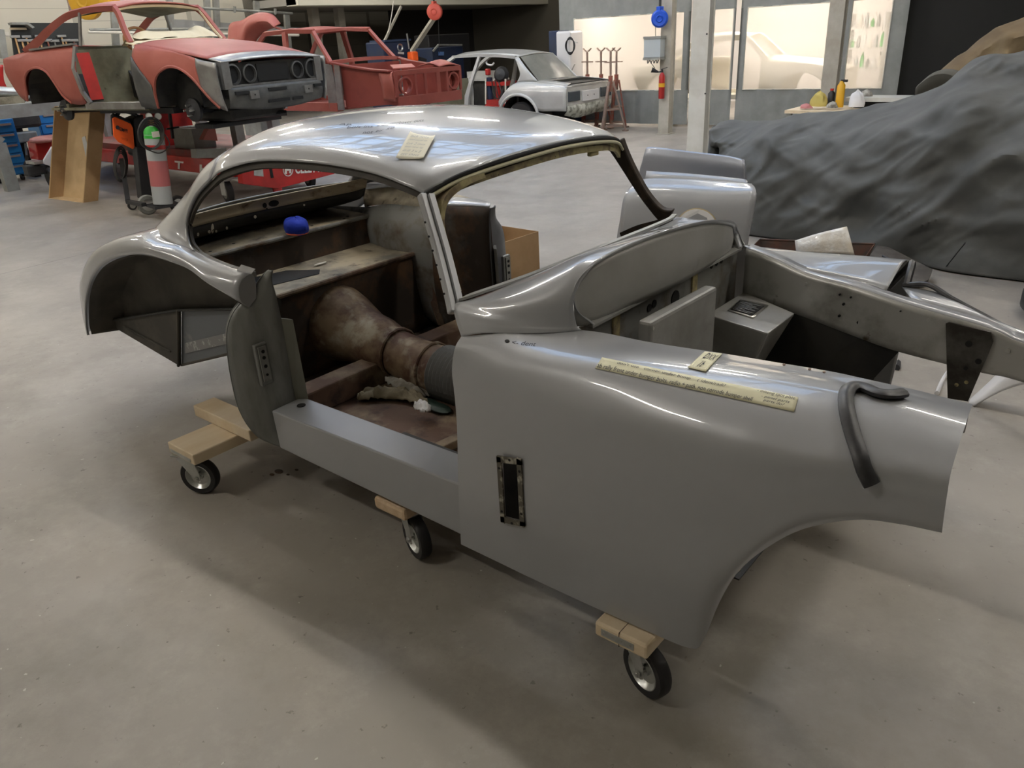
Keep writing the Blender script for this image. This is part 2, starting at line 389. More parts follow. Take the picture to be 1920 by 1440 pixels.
# ceiling in strips round the skylights
SKY = [(-12.5, -.5, 2.6, 5.4), (-12.5, -.5, 7.2, 9.4)]
def ceiling():
    b = B(); ys = [-9, 2.6, 5.4, 7.2, 9.4, 23]
    for i in range(5):
        if i in (1, 3):
            for x0, x1 in ((WX-3, -12.5), (-.5, 12)): b.add(hbox(x0, x1, ys[i], ys[i+1], ZC, ZC+.15).v, hbox(0, 1, 0, 1, 0, 1).f)
        else: b.add(hbox(WX-3, 12, ys[i], ys[i+1], ZC, ZC+.15).v, hbox(0, 1, 0, 1, 0, 1).f)
    return b.out('ceiling', ceil_m)
struct(ceiling())
skyglass = mat('skylight_glass', (.2, .3, .5), .3, emis=(.42, .64, 1.0), estr=1.35)
for i, (x0, x1, y0, y1) in enumerate(SKY):
    o = struct(hbox(x0, x1, y0, y1, ZC+.2, ZC+.23).out('window_%d' % (i+1), skyglass))
    b = B(); n = 13
    for k in range(n+1):
        x = x0+(x1-x0)*k/n; b.add(hbox(x-.04, x+.04, y0, y1, ZC+.05, ZC+.18).v, hbox(0, 1, 0, 1, 0, 1).f)
    for k in range(3):
        y = y0+(y1-y0)*(k+.5)/3; b.add(hbox(x0, x1, y-.03, y+.03, ZC+.05, ZC+.18).v, hbox(0, 1, 0, 1, 0, 1).f)
    struct(b.out('trim_%d' % (i+1), grey_st))
# arched lattice trusses under the skylights
for i, xk in enumerate((-11, -8, -5, -2)):
    b = B(); pts = [hall(xk, y, 4.7+1.1*sin(pi*(y-0)/12)) for y in [k*.75 for k in range(17)]]
    b.tube(pts, .05, 8); b.tube([p+V((0, 0, .45)) for p in pts], .05, 8)
    for k in range(16): b.tube([pts[k], pts[k+1]+V((0, 0, .45))] if k % 2 else [pts[k]+V((0, 0, .45)), pts[k+1]], .03, 6)
    struct(b.out('trim_%d' % (i+3), grey_st, smooth=True))
# fluorescent fittings
tube_m = mat('tube_glow', (.9, .9, .9), .4, emis=(1, .945, .86), estr=92)
TUBES = [(-7.5, 1.2, 4.9), (-4.3, 1.2, 4.9), (-1.1, 1.2, 4.9),  (-7.5, -3.6, 4.9), (-2.5, -3.6, 4.9), (2.6, 1.2, 4.9),
         (-10.5, 6.2, 5.0), (-6.5, 6.2, 5.0), (-2.5, 6.2, 5.0), (1.5, 6.2, 5.0), (-14, 1.5, 5.0), (-13.5, 6.5, 5.0), (-8, 10.4, 5.0), (-3.5, 10.4, 5.0), (5, 4, 5.0), (-11, -3, 5), (-15.2, 4.2, 5), (-14.6, 9.6, 4.6), (-13.6, 14.2, 4.9)]  # closing entries are added fittings that brighten the left wall, recess and fascia
first = None
for x, y, z in TUBES:
    p = hall(x, y, z)
    if first is None:
        t = thing('fluorescent_light', p, 'long fluorescent tube fitting hanging over the workshop floor', 'ceiling light', 'fluorescent fittings over the hall', rz=HA)
        B().bx(-.78, .78, -.07, .07, .03, .09).out('housing', lgrey, t); B().cyl((-.75, 0, 0), (.75, 0, 0), .022, 10).out('tube', tube_m, t)
        B().cyl((-.6, 0, .09), (-.6, 0, ZC-4.95), .006, 6).out('hanger', steel_dark, t); B().cyl((.6, 0, .09), (.6, 0, ZC-4.95), .006, 6).out('hanger', steel_dark, t)
        first = t
    else:
        t = copy_tree(first); t.location = p
    t['label'] = 'ceiling tube %s, %s' % (('unseen at the far left', 'near the left wall', 'over the red coupe', 'over the stripped shell', 'left of the silver coupe', 'above the silver coupe', 'right of the silver coupe', 'farthest right')[min(7, max(0, int((x+16)/2.7)))], ('row behind the camera', 'nearest row', 'middle row', 'far row', 'row added before the recess')[0 if y < -1 else 1 if y < 4 else 2 if y < 8 else 3 if y < 12 else 4])

# ---------------------------------------------------------------- the silver coupe body on its castered timbers
CAR = thing('car_body_shell', (0, 0, 0), 'bare silver grey vintage coupe body without doors, glass or bonnet, standing on castered timbers', 'car')
fr = [  # bottom edge -> side -> crest -> inner edge, rear to front
 [(0, -.76, .235), (0, -.748, .445), (0, -.732, .64), (0, -.73, .75), (0, -.732, .83), (.005, -.718, .895), (.005, -.688, .922)],
 [(.14, -.762, .237), (.14, -.764, .45), (.14, -.755, .63), (.14, -.752, .75), (.14, -.745, .845), (.14, -.705, .915), (.14, -.645, .945)],
 [(.30, -.765, .239), (.30, -.776, .45), (.30, -.776, .62), (.30, -.77, .76), (.30, -.75, .865), (.30, -.69, .932), (.32, -.53, .952)],
 [(.50, -.765, .242), (.50, -.784, .45), (.50, -.786, .62), (.50, -.78, .77), (.50, -.757, .875), (.50, -.67, .95), (.50, -.462, .93)],
 [(.70, -.762, .245), (.70, -.786, .45), (.70, -.79, .63), (.70, -.787, .78), (.70, -.762, .885), (.70, -.65, .963), (.70, -.455, .94)],
 [(.80, -.756, .248), (.80, -.785, .45), (.80, -.79, .635), (.80, -.788, .78), (.80, -.763, .888), (.80, -.64, .968), (.80, -.45, .943)],
 [(.832, -.752, .28), (.845, -.783, .47), (.85, -.788, .645), (.85, -.788, .785), (.85, -.762, .89), (.85, -.635, .97), (.85, -.447, .944)],
 [(.866, -.75, .42), (.89, -.778, .54), (.90, -.785, .67), (.905, -.786, .79), (.905, -.76, .893), (.90, -.63, .972), (.90, -.443, .945)],
 [(.905, -.75, .53), (.935, -.776, .61), (.945, -.782, .71), (.95, -.782, .80), (.95, -.755, .897), (.945, -.625, .973), (.94, -.438, .945)],
 [(.961, -.75, .62), (.985, -.774, .68), (1.0, -.778, .75), (1.0, -.776, .82), (1.0, -.75, .9), (1.0, -.62, .974), (.99, -.43, .943)],
 [(1.04, -.748, .708), (1.055, -.768, .75), (1.065, -.77, .80), (1.07, -.766, .85), (1.07, -.74, .908), (1.07, -.61, .974), (1.06, -.425, .94)],
 [(1.14, -.744, .770), (1.15, -.757, .797), (1.155, -.758, .83), (1.16, -.752, .87), (1.16, -.725, .915), (1.16, -.6, .972), (1.15, -.415, .935)],
 [(1.22, -.74, .79), (1.225, -.75, .81), (1.225, -.75, .84), (1.225, -.742, .875), (1.225, -.712, .918), (1.22, -.595, .968), (1.205, -.41, .93)],
 [(1.297, -.735, .797), (1.297, -.742, .815), (1.295, -.742, .845), (1.292, -.732, .878), (1.287, -.703, .917), (1.28, -.59, .963), (1.262, -.405, .925)]]
ff = B().net(fr, 5, 6).out('front_fender', silver, CAR, smooth=True, sol=.004)
apply_mods(ff)
cut(ff, B().prism([(.205, -.9, .425), (.276, -.9, .44), (.276, -.9, .632), (.205, -.9, .618)], (0, .3, 0)))
for p in ff.data.polygons: p.use_smooth = True
ff.data.set_sharp_from_angle(angle=radians(35))
vf = B()
for (x0, x1, z0, z1, z2, z3) in ((.196, .212, .41, .41, .63, .632), (.27, .286, .426, .43, .65, .645)):
    vf.prism([(x0, -.783, z0), (x1, -.783, z1), (x1, -.783, z3), (x0, -.783, z2)], (0, .006, 0))
vf.prism([(.196, -.783, .41), (.286, -.783, .426), (.286, -.783, .445), (.196, -.783, .43)], (0, .006, 0))
vf.prism([(.196, -.783, .612), (.286, -.783, .632), (.286, -.783, .65), (.196, -.783, .632)], (0, .006, 0))
vo = vf.out('vent_surround', mat('vent_flange', (.10, .09, .07), .6, .2, col2=(.38, .36, .3), scale=28, lo=.5, hi=.6), CAR)
for (x, z) in ((.204, .45), (.204, .595), (.278, .47), (.279, .61), (.24, .423), (.245, .635)):
    B().cyl((x, -.7845, z), (x, -.782, z), .004, 8).out('screw_hole', hole_m, vo)
B().bx(.02, .55, -.62, -.6, .25, .85).out('vent_dark_backing', black_in, CAR)  # added black sheet stands in for the darkness behind the vent
# scuttle between windscreen and engine bay
half = [
 [(0.005, -.688, .922), (-.03, -.67, .965), (-.052, -.648, .998), (-.01, -.61, 1.012), (.06, -.4, 1.04), (.09, -.2, 1.05), (.10, 0, 1.053)],
 [(.07, -.672, .94), (.06, -.66, .965), (.045, -.645, .99), (.06, -.60, 1.018), (.12, -.41, 1.06), (.15, -.2, 1.075), (.16, 0, 1.08)],
 [(.14, -.645, .945), (.135, -.64, .962), (.13, -.628, .982), (.15, -.58, 1.025), (.19, -.43, 1.08), (.22, -.22, 1.1), (.23, 0, 1.107)],
 [(.24, -.60, .952), (.235, -.598, .96), (.23, -.588, .975), (.24, -.553, 1.03), (.27, -.435, 1.095), (.30, -.22, 1.122), (.31, 0, 1.13)],
 [(.32, -.53, .952), (.318, -.535, .958), (.305, -.54, .975), (.295, -.527, 1.03), (.318, -.43, 1.097), (.34, -.22, 1.132), (.35, 0, 1.142)]]
full = [[V(p) for p in r]+[V((p[0], -p[1], p[2])) for p in r[:-1][::-1]] for r in half]
def tilt(p):
    k = min(1, max(0, (p.z-.965)/.12))*min(1, max(0, (p.x-.02)/.25)); return V((p.x, p.y, p.z-.085*p.y*k))
B().net(full, 5, 6, fn=tilt).out('scuttle', silver, CAR, smooth=True, sol=.004)
arc = [V(p) for p in [(.33, -.49, .958), (.298, -.527, 1.0), (.292, -.518, 1.05), (.318, -.43, 1.097), (.34, -.22, 1.132), (.35, 0, 1.142)]]
arc = arc+[V((p.x, -p.y, p.z)) for p in arc[:-1][::-1]]
arc = [tilt(p) for p in arc]
A = spl(arc, 6)
# returned lip and the grey upper bulkhead inside it
b = B(); n = len(A); inner = [V((p.x-.010, p.y*.972, p.z-.012*min(1, max(0, (p.z-.97)/.05)))) for p in A]
b.add(A+inner, [(i, i+1, n+i+1, n+i) for i in range(n-1)]); b.out('scuttle_lip', silver, CAR, smooth=True, sol=.003)
up = B(); M_ = 10; vs = []
for j in range(M_+1):
    t = j/M_
    for p in inner: vs.append((p.x+.010*sin(pi*t)*(1-(p.y/.6)**2), p.y, .954+(p.z-.954)*t))
up.add(vs, [(j*n+i, j*n+i+1, (j+1)*n+i+1, (j+1)*n+i) for j in range(M_) for i in range(n-1)]); up.out('upper_bulkhead', bulk_m, CAR, smooth=True, sol=.003)
B().tube([V((p.x+.003, p.y*.955, p.z-.02)) for p in inner[8:-8]], .0016, 6).out('bulkhead_seam', hole_m, CAR)
b = B(); b.bx(.298, .328, -.49, .49, .948, .956); b.out('bulkhead_flange', silver_in, CAR)
lb = B().bx(.29, .30, -.52, .52, .30, .95).out('lower_bulkhead', whouse, CAR)
for y in (-.33, .17): B().bx(.30, .306, y-.018, y+.018, .72, .94).out('masking_strip', seam_m, lb)
for y, z, r in ((-.13, .90, .013), (-.10, .905, .013), (.04, .885, .026), (.3, .93, .009), (.34, .93, .009), (.38, .93, .009)):
    B().cyl((.298, y, z), (.303, y, z), r, 16).out('grommet_hole', hole_m, lb)
for px, py in ((1144, 478), (1266, 428)):
    p = at(px, py, x=.27 if px < 1200 else .3)
# upright box panel and the battery box with the plate
hp = B().prism([(.40, -.37, .95), (.40, .05, .945), (.40, .05, .60), (.40, -.37, .60)], (.045, 0, 0)).out('heater_shield', silver_in, CAR, bevel=.01)
for k in range(5): B().cyl((.446, -.36, .93-.06*k), (.448, -.36, .93-.06*k), .005, 8).out('rivet', bolt_m, hp)
bb = B().add([(.345, .19, .79), (.345, .50, .79), (.58, .40, .775), (.58, .165, .775), (.33, .19, .45), (.33, .50, .45), (.40, .44, .40), (.46, .2, .42)],
             [(0, 1, 2, 3), (4, 7, 6, 5), (0, 3, 7, 4), (3, 2, 6, 7), (2, 1, 5, 6), (1, 0, 4, 5)]).out('battery_box', silver_in, CAR, bevel=.006)
Tb = bvh_of(bb)
pq = [(1388, 562), (1441, 573), (1412, 598), (1364, 583)]
pl = sheet(Tb, pq, 'data_plate', bolt_m, bb, .002, 4, 4, sol=.001)
pin = [(1386, 565), (1434, 575), (1410, 594), (1369, 582)]
sheet(Tb, pin, 'plate_field', hole_m, bb, .0032, 4, 4)
for k in range(9):
    u = .08+.1*k; e_ = (.94, .6, .8, .94, .7, .9, .5, .94, .85)[k]; a0 = bil(pin, .06, u); a1 = bil(pin, e_, u); b1 = bil(pin, e_, u+.022); b0 = bil(pin, .06, u+.022)
    sheet(Tb, [a0, a1, b1, b0], 'plate_line', bolt_m, bb, .0045, 6, 1)
# far inner wing: rail, dark liner, bracket
top = [(.345, .49, .957), (.46, .475, .935), (.59, .45, .905), (.76, .42, .893), (.93, .40, .868), (1.17, .395, .834), (1.26, .39, .808), (1.5, .375, .78), (1.75, .36, .755)]
bot = [(.345, .49, .74), (.46, .47, .745), (.56, .45, .755), (.76, .42, .727), (.93, .40, .705), (1.17, .395, .69), (1.26, .39, .69), (1.5, .375, .66), (1.75, .36, .635)]
rl = B().net([top, [(V(a)+V(c))/2 for a, c in zip(top, bot)], bot], 4, 5).out('inner_wing_rail', rail_m, CAR, smooth=True, sol=.004)
fl = [(V(p)+V((0, .05, .004))) for p in top]
B().net([top, fl], 1, 5).out('rail_flange', silver, CAR, smooth=True, sol=.003)
for px, py, r in ((1512, 532, 8), (1535, 545, 7), (1575, 552, 4), (1596, 557, 4), (1582, 570, 5), (1574, 592, 5), (1610, 604, 6), (1631, 617, 7), (1624, 565, 6), (1641, 570, 9), (1689, 583, 3), (1741, 599, 8), (1890, 657, 9)):
    p = at(px, py, y=.41); rr = r*.00085
    yy = min(top, key=lambda q: abs(q[0]-p.x))[1]; p = at(px, py, y=yy)
    big = r > 7
    B().cyl(p+V((0, -.006, 0)), p+V((0, .002, 0)), rr, 6 if big else 10).out('bolt' if big else 'bolt_hole', bolt_m if big else hole_m, rl)
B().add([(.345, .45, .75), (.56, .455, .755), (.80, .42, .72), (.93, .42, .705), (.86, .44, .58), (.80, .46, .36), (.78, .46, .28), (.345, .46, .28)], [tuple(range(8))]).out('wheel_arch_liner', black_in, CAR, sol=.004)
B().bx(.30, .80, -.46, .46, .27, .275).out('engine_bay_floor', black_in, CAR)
B().add([(.60, -.47, .93), (1.26, -.41, .92), (1.26, -.41, .86), (.9, -.44, .6), (.80, -.46, .3), (.345, -.49, .3), (.345, -.49, .94)], [tuple(range(7))]).out('inner_wing', silver_in, CAR, sol=.003)
br = B().prism([(1.052, .385, .832), (1.06, .385, .838), (1.175, .385, .828), (1.187, .385, .80), (1.182, .385, .765), (1.155, .385, .592), (1.098, .385, .588)], (0, -.006, 0)).out('wing_bracket', mat('bracket_steel', (.12, .115, .105), .5, .3, col2=(.03, .025, .02), scale=5), CAR)
for x, z, r, mm in ((1.125, .78, .010, hole_m), (1.13, .70, .006, hole_m), (1.16, .73, .009, hole_m), (1.14, .655, .006, primer_y), (1.115, .64, .006, primer_y)):
    B().cyl((x, .377, z), (x, .382, z), r, 12).out('bracket_hole', mm, br)
# far front fender (its nose cut off) and lip towards the front
fm = mir([r for r in fr[:7]])
far = []
zi = {0: .922, 1: .945, 2: .952, 3: .918, 4: .90, 5: .893, 6: .885}
for i, r in enumerate(fm):
    r = [V(p) for p in r]; r[5].z -= .03*min(1, i/3); r[6].z = zi[i]; r[6].y = r[6].y if i < 3 else top[2][1]+.04-(i-3)*.012; far.append(r)
for r in far[5:]:
    r[0] = r[0]+V((0, 0, .05)) if False else r[0]
B().net(far, 4, 5).out('front_fender', silver, CAR, smooth=True, sol=.004)
B().net([[V(p)+V((0, .05, .004)) for p in top[4:8]], [(.87, .56, .875), (1.0, .545, .872), (1.1, .50, .845), (1.4, .44, .79)]], 3, 5).out('fender_lip', silver, CAR, smooth=True, sol=.004)
B().tube(spl([(.875, .56, .88), (.95, .56, .893), (1.03, .53, .868), (1.12, .50, .842), (1.25, .47, .80)], 6), .009, 8).out('lip_seal', rubber, CAR, smooth=True)
B().tube(spl([(.80, .70, .825), (.83, .70, .872), (.852, .70, .905), (.87, .66, .93), (.88, .60, .91), (.885, .56, .88)], 6), .013, 8).out('nose_seal', rubber, CAR, smooth=True)
# roof
st = [((-.24, .555, 1.290), (-.205, .42, 1.335), (-.15, .22, 1.362), (-.125, 1.375)),
      ((-.30, .568, 1.312), (-.27, .44, 1.362), (-.22, .22, 1.392), (-.20, 1.405)),
      ((-.46, .575, 1.343), (-.45, .44, 1.402), (-.42, .22, 1.430), (-.41, 1.442)),
      ((-.73, .58, 1.357), (-.73, .44, 1.425), (-.74, .22, 1.460), (-.74, 1.470)),
      ((-1.04, .585, 1.346), (-1.04, .44, 1.42), (-1.05, .22, 1.458), (-1.06, 1.470)),
      ((-1.27, .595, 1.300), (-1.28, .44, 1.388), (-1.30, .22, 1.432), (-1.31, 1.445)),
      ((-1.36, .60, 1.262), (-1.40, .44, 1.355), (-1.42, .22, 1.402), (-1.43, 1.415))]
rr = []
for e, q, r, c in st:
    L_ = [V((e[0], -e[1], e[2])), V((q[0], -q[1]-.07, q[2]-.018)), V((r[0], -r[1]-.08, r[2]-.004)), V((c[0], 0, c[1]))]
    rr.append(L_+[V((p.x, -p.y, p.z)) for p in L_[:-1][::-1]])
roof = B().net(rr, 7, 6).out('roof', silver, CAR, smooth=True, sol=.004)
# roof pillars behind the door opening
def cpillar(s):
    rows = [[(-1.36, -.60, 1.262), (-1.375, -.555, 1.31), (-1.40, -.51, 1.337), (-1.41, -.40, 1.37)],
            [(-1.46, -.622, 1.19), (-1.49, -.585, 1.24), (-1.52, -.52, 1.285), (-1.53, -.42, 1.32)],
            [(-1.51, -.65, 1.10), (-1.57, -.62, 1.14), (-1.64, -.55, 1.185), (-1.67, -.45, 1.22)],
            [(-1.47, -.682, 1.03), (-1.60, -.665, 1.055), (-1.76, -.59, 1.09), (-1.80, -.47, 1.11)],
            [(-1.40, -.70, .998), (-1.58, -.71, 1.02), (-1.86, -.62, 1.02), (-1.90, -.49, 1.045)]]
    if s > 0: rows = mir(rows)
    return B().net(rows, 6, 6).out('rear_pillar', silver, CAR, smooth=True, sol=.012)
cpillar(-1); cpillar(1)
def quarter(s):
    rows = [[(-1.03, -.735, .845), (-1.03, -.762, .875), (-1.03, -.762, .925), (-1.03, -.735, .955), (-1.03, -.70, .962)],
            [(-1.20, -.757, .912), (-1.20, -.783, .925), (-1.20, -.765, .952), (-1.20, -.735, .968), (-1.20, -.70, .97)],
            [(-1.34, -.765, .95), (-1.34, -.775, .96), (-1.34, -.765, .98), (-1.35, -.735, .99), (-1.36, -.70, .99)],
            [(-1.457, -.775, .967), (-1.457, -.782, .978), (-1.457, -.77, 1.0), (-1.47, -.74, 1.012), (-1.50, -.70, 1.015)],
            [(-1.60, -.78, .973), (-1.60, -.787, .985), (-1.60, -.783, 1.008), (-1.63, -.735, 1.022), (-1.68, -.68, 1.02)],
            [(-1.72, -.782, .966), (-1.72, -.788, .98), (-1.72, -.77, 1.01), (-1.76, -.72, 1.03), (-1.80, -.62, 1.035)],
            [(-1.87, -.782, .94), (-1.87, -.788, .955), (-1.88, -.765, .995), (-1.90, -.71, 1.012), (-1.93, -.56, 1.01)],
            [(-2.01, -.78, .902), (-2.01, -.786, .918), (-2.03, -.76, .965), (-2.05, -.70, .975), (-2.08, -.50, .97)],
            [(-2.15, -.776, .848), (-2.155, -.78, .865), (-2.19, -.752, .92), (-2.22, -.67, .915), (-2.25, -.44, .90)],
            [(-2.28, -.77, .775), (-2.285, -.775, .79), (-2.35, -.74, .85), (-2.39, -.64, .835), (-2.42, -.38, .80)],
            [(-2.38, -.765, .70), (-2.39, -.77, .71), (-2.48, -.73, .765), (-2.53, -.60, .74), (-2.56, -.3, .69)],
            [(-2.46, -.76, .62), (-2.47, -.765, .63), (-2.59, -.72, .66), (-2.65, -.56, .62), (-2.68, -.25, .56)],
            [(-2.53, -.76, .50), (-2.54, -.765, .50), (-2.68, -.70, .49), (-2.74, -.52, .46), (-2.77, -.2, .43)],
            [(-2.545, -.76, .44), (-2.555, -.765, .44), (-2.70, -.69, .41), (-2.76, -.50, .39), (-2.79, -.2, .38)]]
    if s > 0: rows = mir(rows)[3:]
    return B().net(rows, 4, 5).out('rear_fender', silver, CAR, smooth=True, sol=.005)
qn = quarter(-1); quarter(1)
cp_ = spl([(-1.03, -.735, .845), (-1.03, -.762, .875), (-1.03, -.762, .925), (-1.03, -.735, .955), (-1.03, -.70, .962), (-1.03, -.69, .93), (-1.03, -.70, .87)], 5)
B().add(cp_, [tuple(range(len(cp_)))]).out('quarter_end_cap', silver, CAR, sol=.004)
B().prism([(-1.10, -.715, .966), (-1.02, -.705, .964), (-1.02, -.688, .975), (-1.10, -.694, .982)], (0, .002, .004)).out('quarter_flange', silver, CAR)
rows = []
for x, z, x2 in ((-1.90, 1.045, -1.98), (-2.08, .97, -2.16), (-2.25, .90, -2.34), (-2.42, .80, -2.52), (-2.56, .69, -2.66), (-2.68, .56, -2.78), (-2.79, .38, -2.88)):
    yy = {-1.90: .49, -2.08: .50, -2.25: .44, -2.42: .38, -2.56: .30, -2.68: .25, -2.79: .2}[x]
    rows.append([(x, -yy, z), (x2, -yy*.4, z+.004), (x2, yy*.4, z+.004), (x, yy, z)])
B().net(rows, 4, 6).out('tail_panel', silver, CAR, smooth=True, sol=.004)
# inner rear wheel arch seen through the cut quarter
b = B(); rim = [V((-1.05, -.755, .86)), V((-1.20, -.755, .905)), V((-1.34, -.76, .943)), V((-1.457, -.765, .96)), V((-1.6, -.77, .966)), V((-1.72, -.77, .958)), V((-1.87, -.77, .933)), V((-2.01, -.768, .895)), V((-2.15, -.765, .842)), V((-2.28, -.76, .77)), V((-2.38, -.755, .695)), V((-2.46, -.75, .615)), V((-2.53, -.75, .50)), V((-2.54, -.75, .44))]
inn = [V((p.x*.995, -.60, p.z-.02)) for p in rim]; jl = lambda x: .48+(x+2.52)*.258 if x < -1.8 else .666+(x+1.8)*.18
deep = [V((p.x, -.59, min(p.z-.03, max(.42, jl(p.x)-.01)))) for p in rim]
b.net([rim, inn, deep], 3, 4).out('wheel_arch', arch_in, CAR, smooth=True, sol=.003)
B().prism([(-2.66, -.63, .45), (-2.52, -.63, .485), (-1.80, -.63, .666), (-1.93, -.63, .364)], (0, .01, 0)).out('boot_side', arch_in, CAR)
B().tube([(-2.54, -.635, .48), (-1.8, -.635, .666), (-1.12, -.61, .785)], .006, 6).out('arch_joint', black_in, CAR)
B().tube([(-2.42, -.637, .47), (-1.97, -.637, .43)], .004, 6).out('seam_bead', arch_in, CAR)
bd = B().add([(-1.80, -.615, .664), (-1.93, -.615, .364), (-1.12, -.60, .64), (-1.12, -.60, .785)], [(0, 1, 2, 3)]).out('repair_board', board_m, CAR, sol=.008)
B().prism([(-1.84, -.622, .495), (-1.25, -.612, .685), (-1.25, -.612, .64), (-1.86, -.622, .44)], (0, .003, 0)).out('scraped_patch', mat('scraped_metal', (.22, .22, .22), .35, .5, col2=(.45, .45, .44), scale=30, lo=.55, hi=.62), bd)
B().tube([(-1.93, -.62, .364), (-1.12, -.605, .64)], .006, 6).out('board_edge', arch_in, bd)
B().tube([(-1.80, -.635, .67), (-1.93, -.635, .364)], .007, 6).out('arch_flange', arch_in, CAR)
# door shut posts
out_ = [(-1.0, -.645, .968), (-1.02, -.662, .945), (-1.05, -.70, .89), (-1.075, -.765, .835), (-1.09, -.80, .775), (-1.10, -.815, .70), (-1.10, -.825, .58), (-1.09, -.825, .44), (-1.07, -.795, .33), (-1.04, -.75, .275), (-1.0, -.70, .245), (-.99, -.64, .26)]
inn_ = [(-.99, -.635, .965), (-1.0, -.64, .93), (-1.0, -.635, .88), (-1.0, -.632, .83), (-1.0, -.63, .77), (-1.0, -.63, .70), (-1.0, -.632, .58), (-1.0, -.632, .44), (-1.0, -.63, .36), (-1.0, -.63, .32), (-.99, -.63, .28), (-.985, -.63, .27)]
def shut(s):
    rows = [out_, [(V(a)*.62+V(c)*.38)+V((.012, 0, 0)) for a, c in zip(out_, inn_)], inn_]
    if s > 0: rows[2] = [V(q)+V((0, .045, 0)) for q in rows[2]]; rows[1] = [V(q)+V((0, .02, 0)) for q in rows[1]]
    rows2 = [[V(p)+V((-.055, .03, 0))*min(1, i*.25) for i, p in enumerate(out_)], [V(p)+V((-.004, 0, 0)) for p in out_]]
    if s > 0: rows, rows2 = mir(rows), mir(rows2)
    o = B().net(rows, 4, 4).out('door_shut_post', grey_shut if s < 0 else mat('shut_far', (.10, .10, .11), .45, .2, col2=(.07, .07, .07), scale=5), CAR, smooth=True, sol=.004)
    B().net(rows2, 1, 4).out('post_edge', grey_shut, o, smooth=True, sol=.003)
    yy = -s if False else s
    # striker recess
    B().prism([(-1.034, yy*.70, .70), (-1.034, yy*.755, .70), (-1.034, yy*.755, .53), (-1.034, yy*.70, .53)], (.02, 0, 0)).out('striker_recess', grey_shut, o, bevel=.006)
    B().prism([(-1.012, yy*.712, .69), (-1.012, yy*.745, .69), (-1.012, yy*.745, .55), (-1.012, yy*.712, .55)], (.004, 0, 0)).out('striker_pocket', whouse, o)
    for k, z in enumerate((.67, .645, .61, .575)): B().cyl((-1.008, yy*.728, z), (-1.005, yy*.728, z), .007 if k < 3 else .005, 10).out('striker_hole', hole_m, o)
    f = B().prism([(-1.0, s*.632, .775), (-.97, s*.60, .765), (-.955, s*.60, .36), (-1.0, s*.632, .33)], (-.02, 0, 0)).out('post_flange', mat('flange_green', (.16, .16, .13), .5, .2) if s < 0 else whouse, o)
    return o
shut(-1); shut(1)
# sills, floor, cross members
for s in (-1, 1):
    sl = B().add([(-1.0, s*.745, .43), (-1.0, s*.60, .435), (.02, s*.60, .45), (.02, s*.74, .447), (-1.0, s*.74, .262), (-1.0, s*.60, .262), (.02, s*.60, .245), (.02, s*.735, .245)],
                 [(0, 1, 2, 3), (4, 7, 6, 5), (0, 3, 7, 4), (3, 2, 6, 7), (2, 1, 5, 6), (1, 0, 4, 5)]).out('sill', silver if s < 0 else silver_in, CAR, bevel=.006)
    B().cyl((-.93, s*.655, .4345), (-.93, s*.655, .437), .017, 16).out('drain_hole', hole_m, sl)
B().bx(-1.20, -.42, -.60, .60, .262, .27).out('floor_pan', rust, CAR); B().bx(-1.50, -1.20, -.60, .60, .262, .27).out('rear_floor', rust_dark, CAR)
B().box((-.43, -.36, .285), (.05, .47, .035), Matrix.Rotation(-.12, 3, 'Z')).out('floor_rail', rust, CAR, bevel=.005)
B().box((-.28, -.40, .27), (.09, .42, .02), Matrix.Rotation(-.12, 3, 'Z')).out('floor_patch', cream, CAR)
B().box((-.14, -.40, .268), (.05, .42, .05), Matrix.Rotation(-.3, 3, 'Z')).out('floor_outrigger', whouse, CAR)
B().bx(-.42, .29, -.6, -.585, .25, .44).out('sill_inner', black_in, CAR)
B().bx(-.6, .29, .02, .6, .262, .27).out('floor_pan_far', rust_dark, CAR)
B().prism([(-1.22, -.60, .27), (-1.10, -.60, .27), (-1.115, -.60, .375), (-1.21, -.60, .385)], (0, 1.2, 0)).out('seat_crossmember', rust, CAR, bevel=.008)
for s in (-1, 1):
    B().bx(-1.48, .02, s*.60, s*.605, .27, .43).out('inner_sill', rust, CAR)
B().net([[(-1.48, y, .27), (-1.49, y, .45), (-1.495, y, .60), (-1.50, y, .695)] for y in (-.60, -.3, 0, .3, .60)], 3, 3).out('rear_bulkhead', rust_dark, CAR, smooth=True, sol=.003)
bs = B().bx(-1.90, -1.485, -.575, .60, .69, .70).out('boot_floor', shelf_m, CAR)
B().tube([(-1.485, -.575, .693), (-1.485, .60, .693)], .012, 8).out('shelf_edge', rust, CAR, smooth=True)
B().prism([(-1.88, -.40, .7015), (-1.66, -.36, .7015), (-1.60, .0, .7015), (-1.66, .05, .7015), (-1.80, -.05, .7015)], (0, 0, .0015)).out('boot_opening', hole_m, bs)
B().prism([(-1.87, -.575, .70), (-1.87, .60, .70), (-1.895, .60, .845), (-1.895, -.575, .845)], (-.006, 0, 0)).out('shelf_riser', rust_dark, CAR)
ps = B().bx(-2.28, -1.885, -.575, .62, .84, .85).out('parcel_shelf', shelf_m, CAR)
B().tube([(-1.885, -.575, .842), (-1.885, .62, .842)], .011, 8).out('parcel_shelf_edge', whouse, CAR, smooth=True)
for (x, y) in ((-1.95, .25), (-1.93, .45), (-1.96, .50), (-1.98, -.2), (-1.94, -.35)): B().cyl((x, y, .85), (x, y, .8515), .008, 8).out('shelf_hole', hole_m, ps)
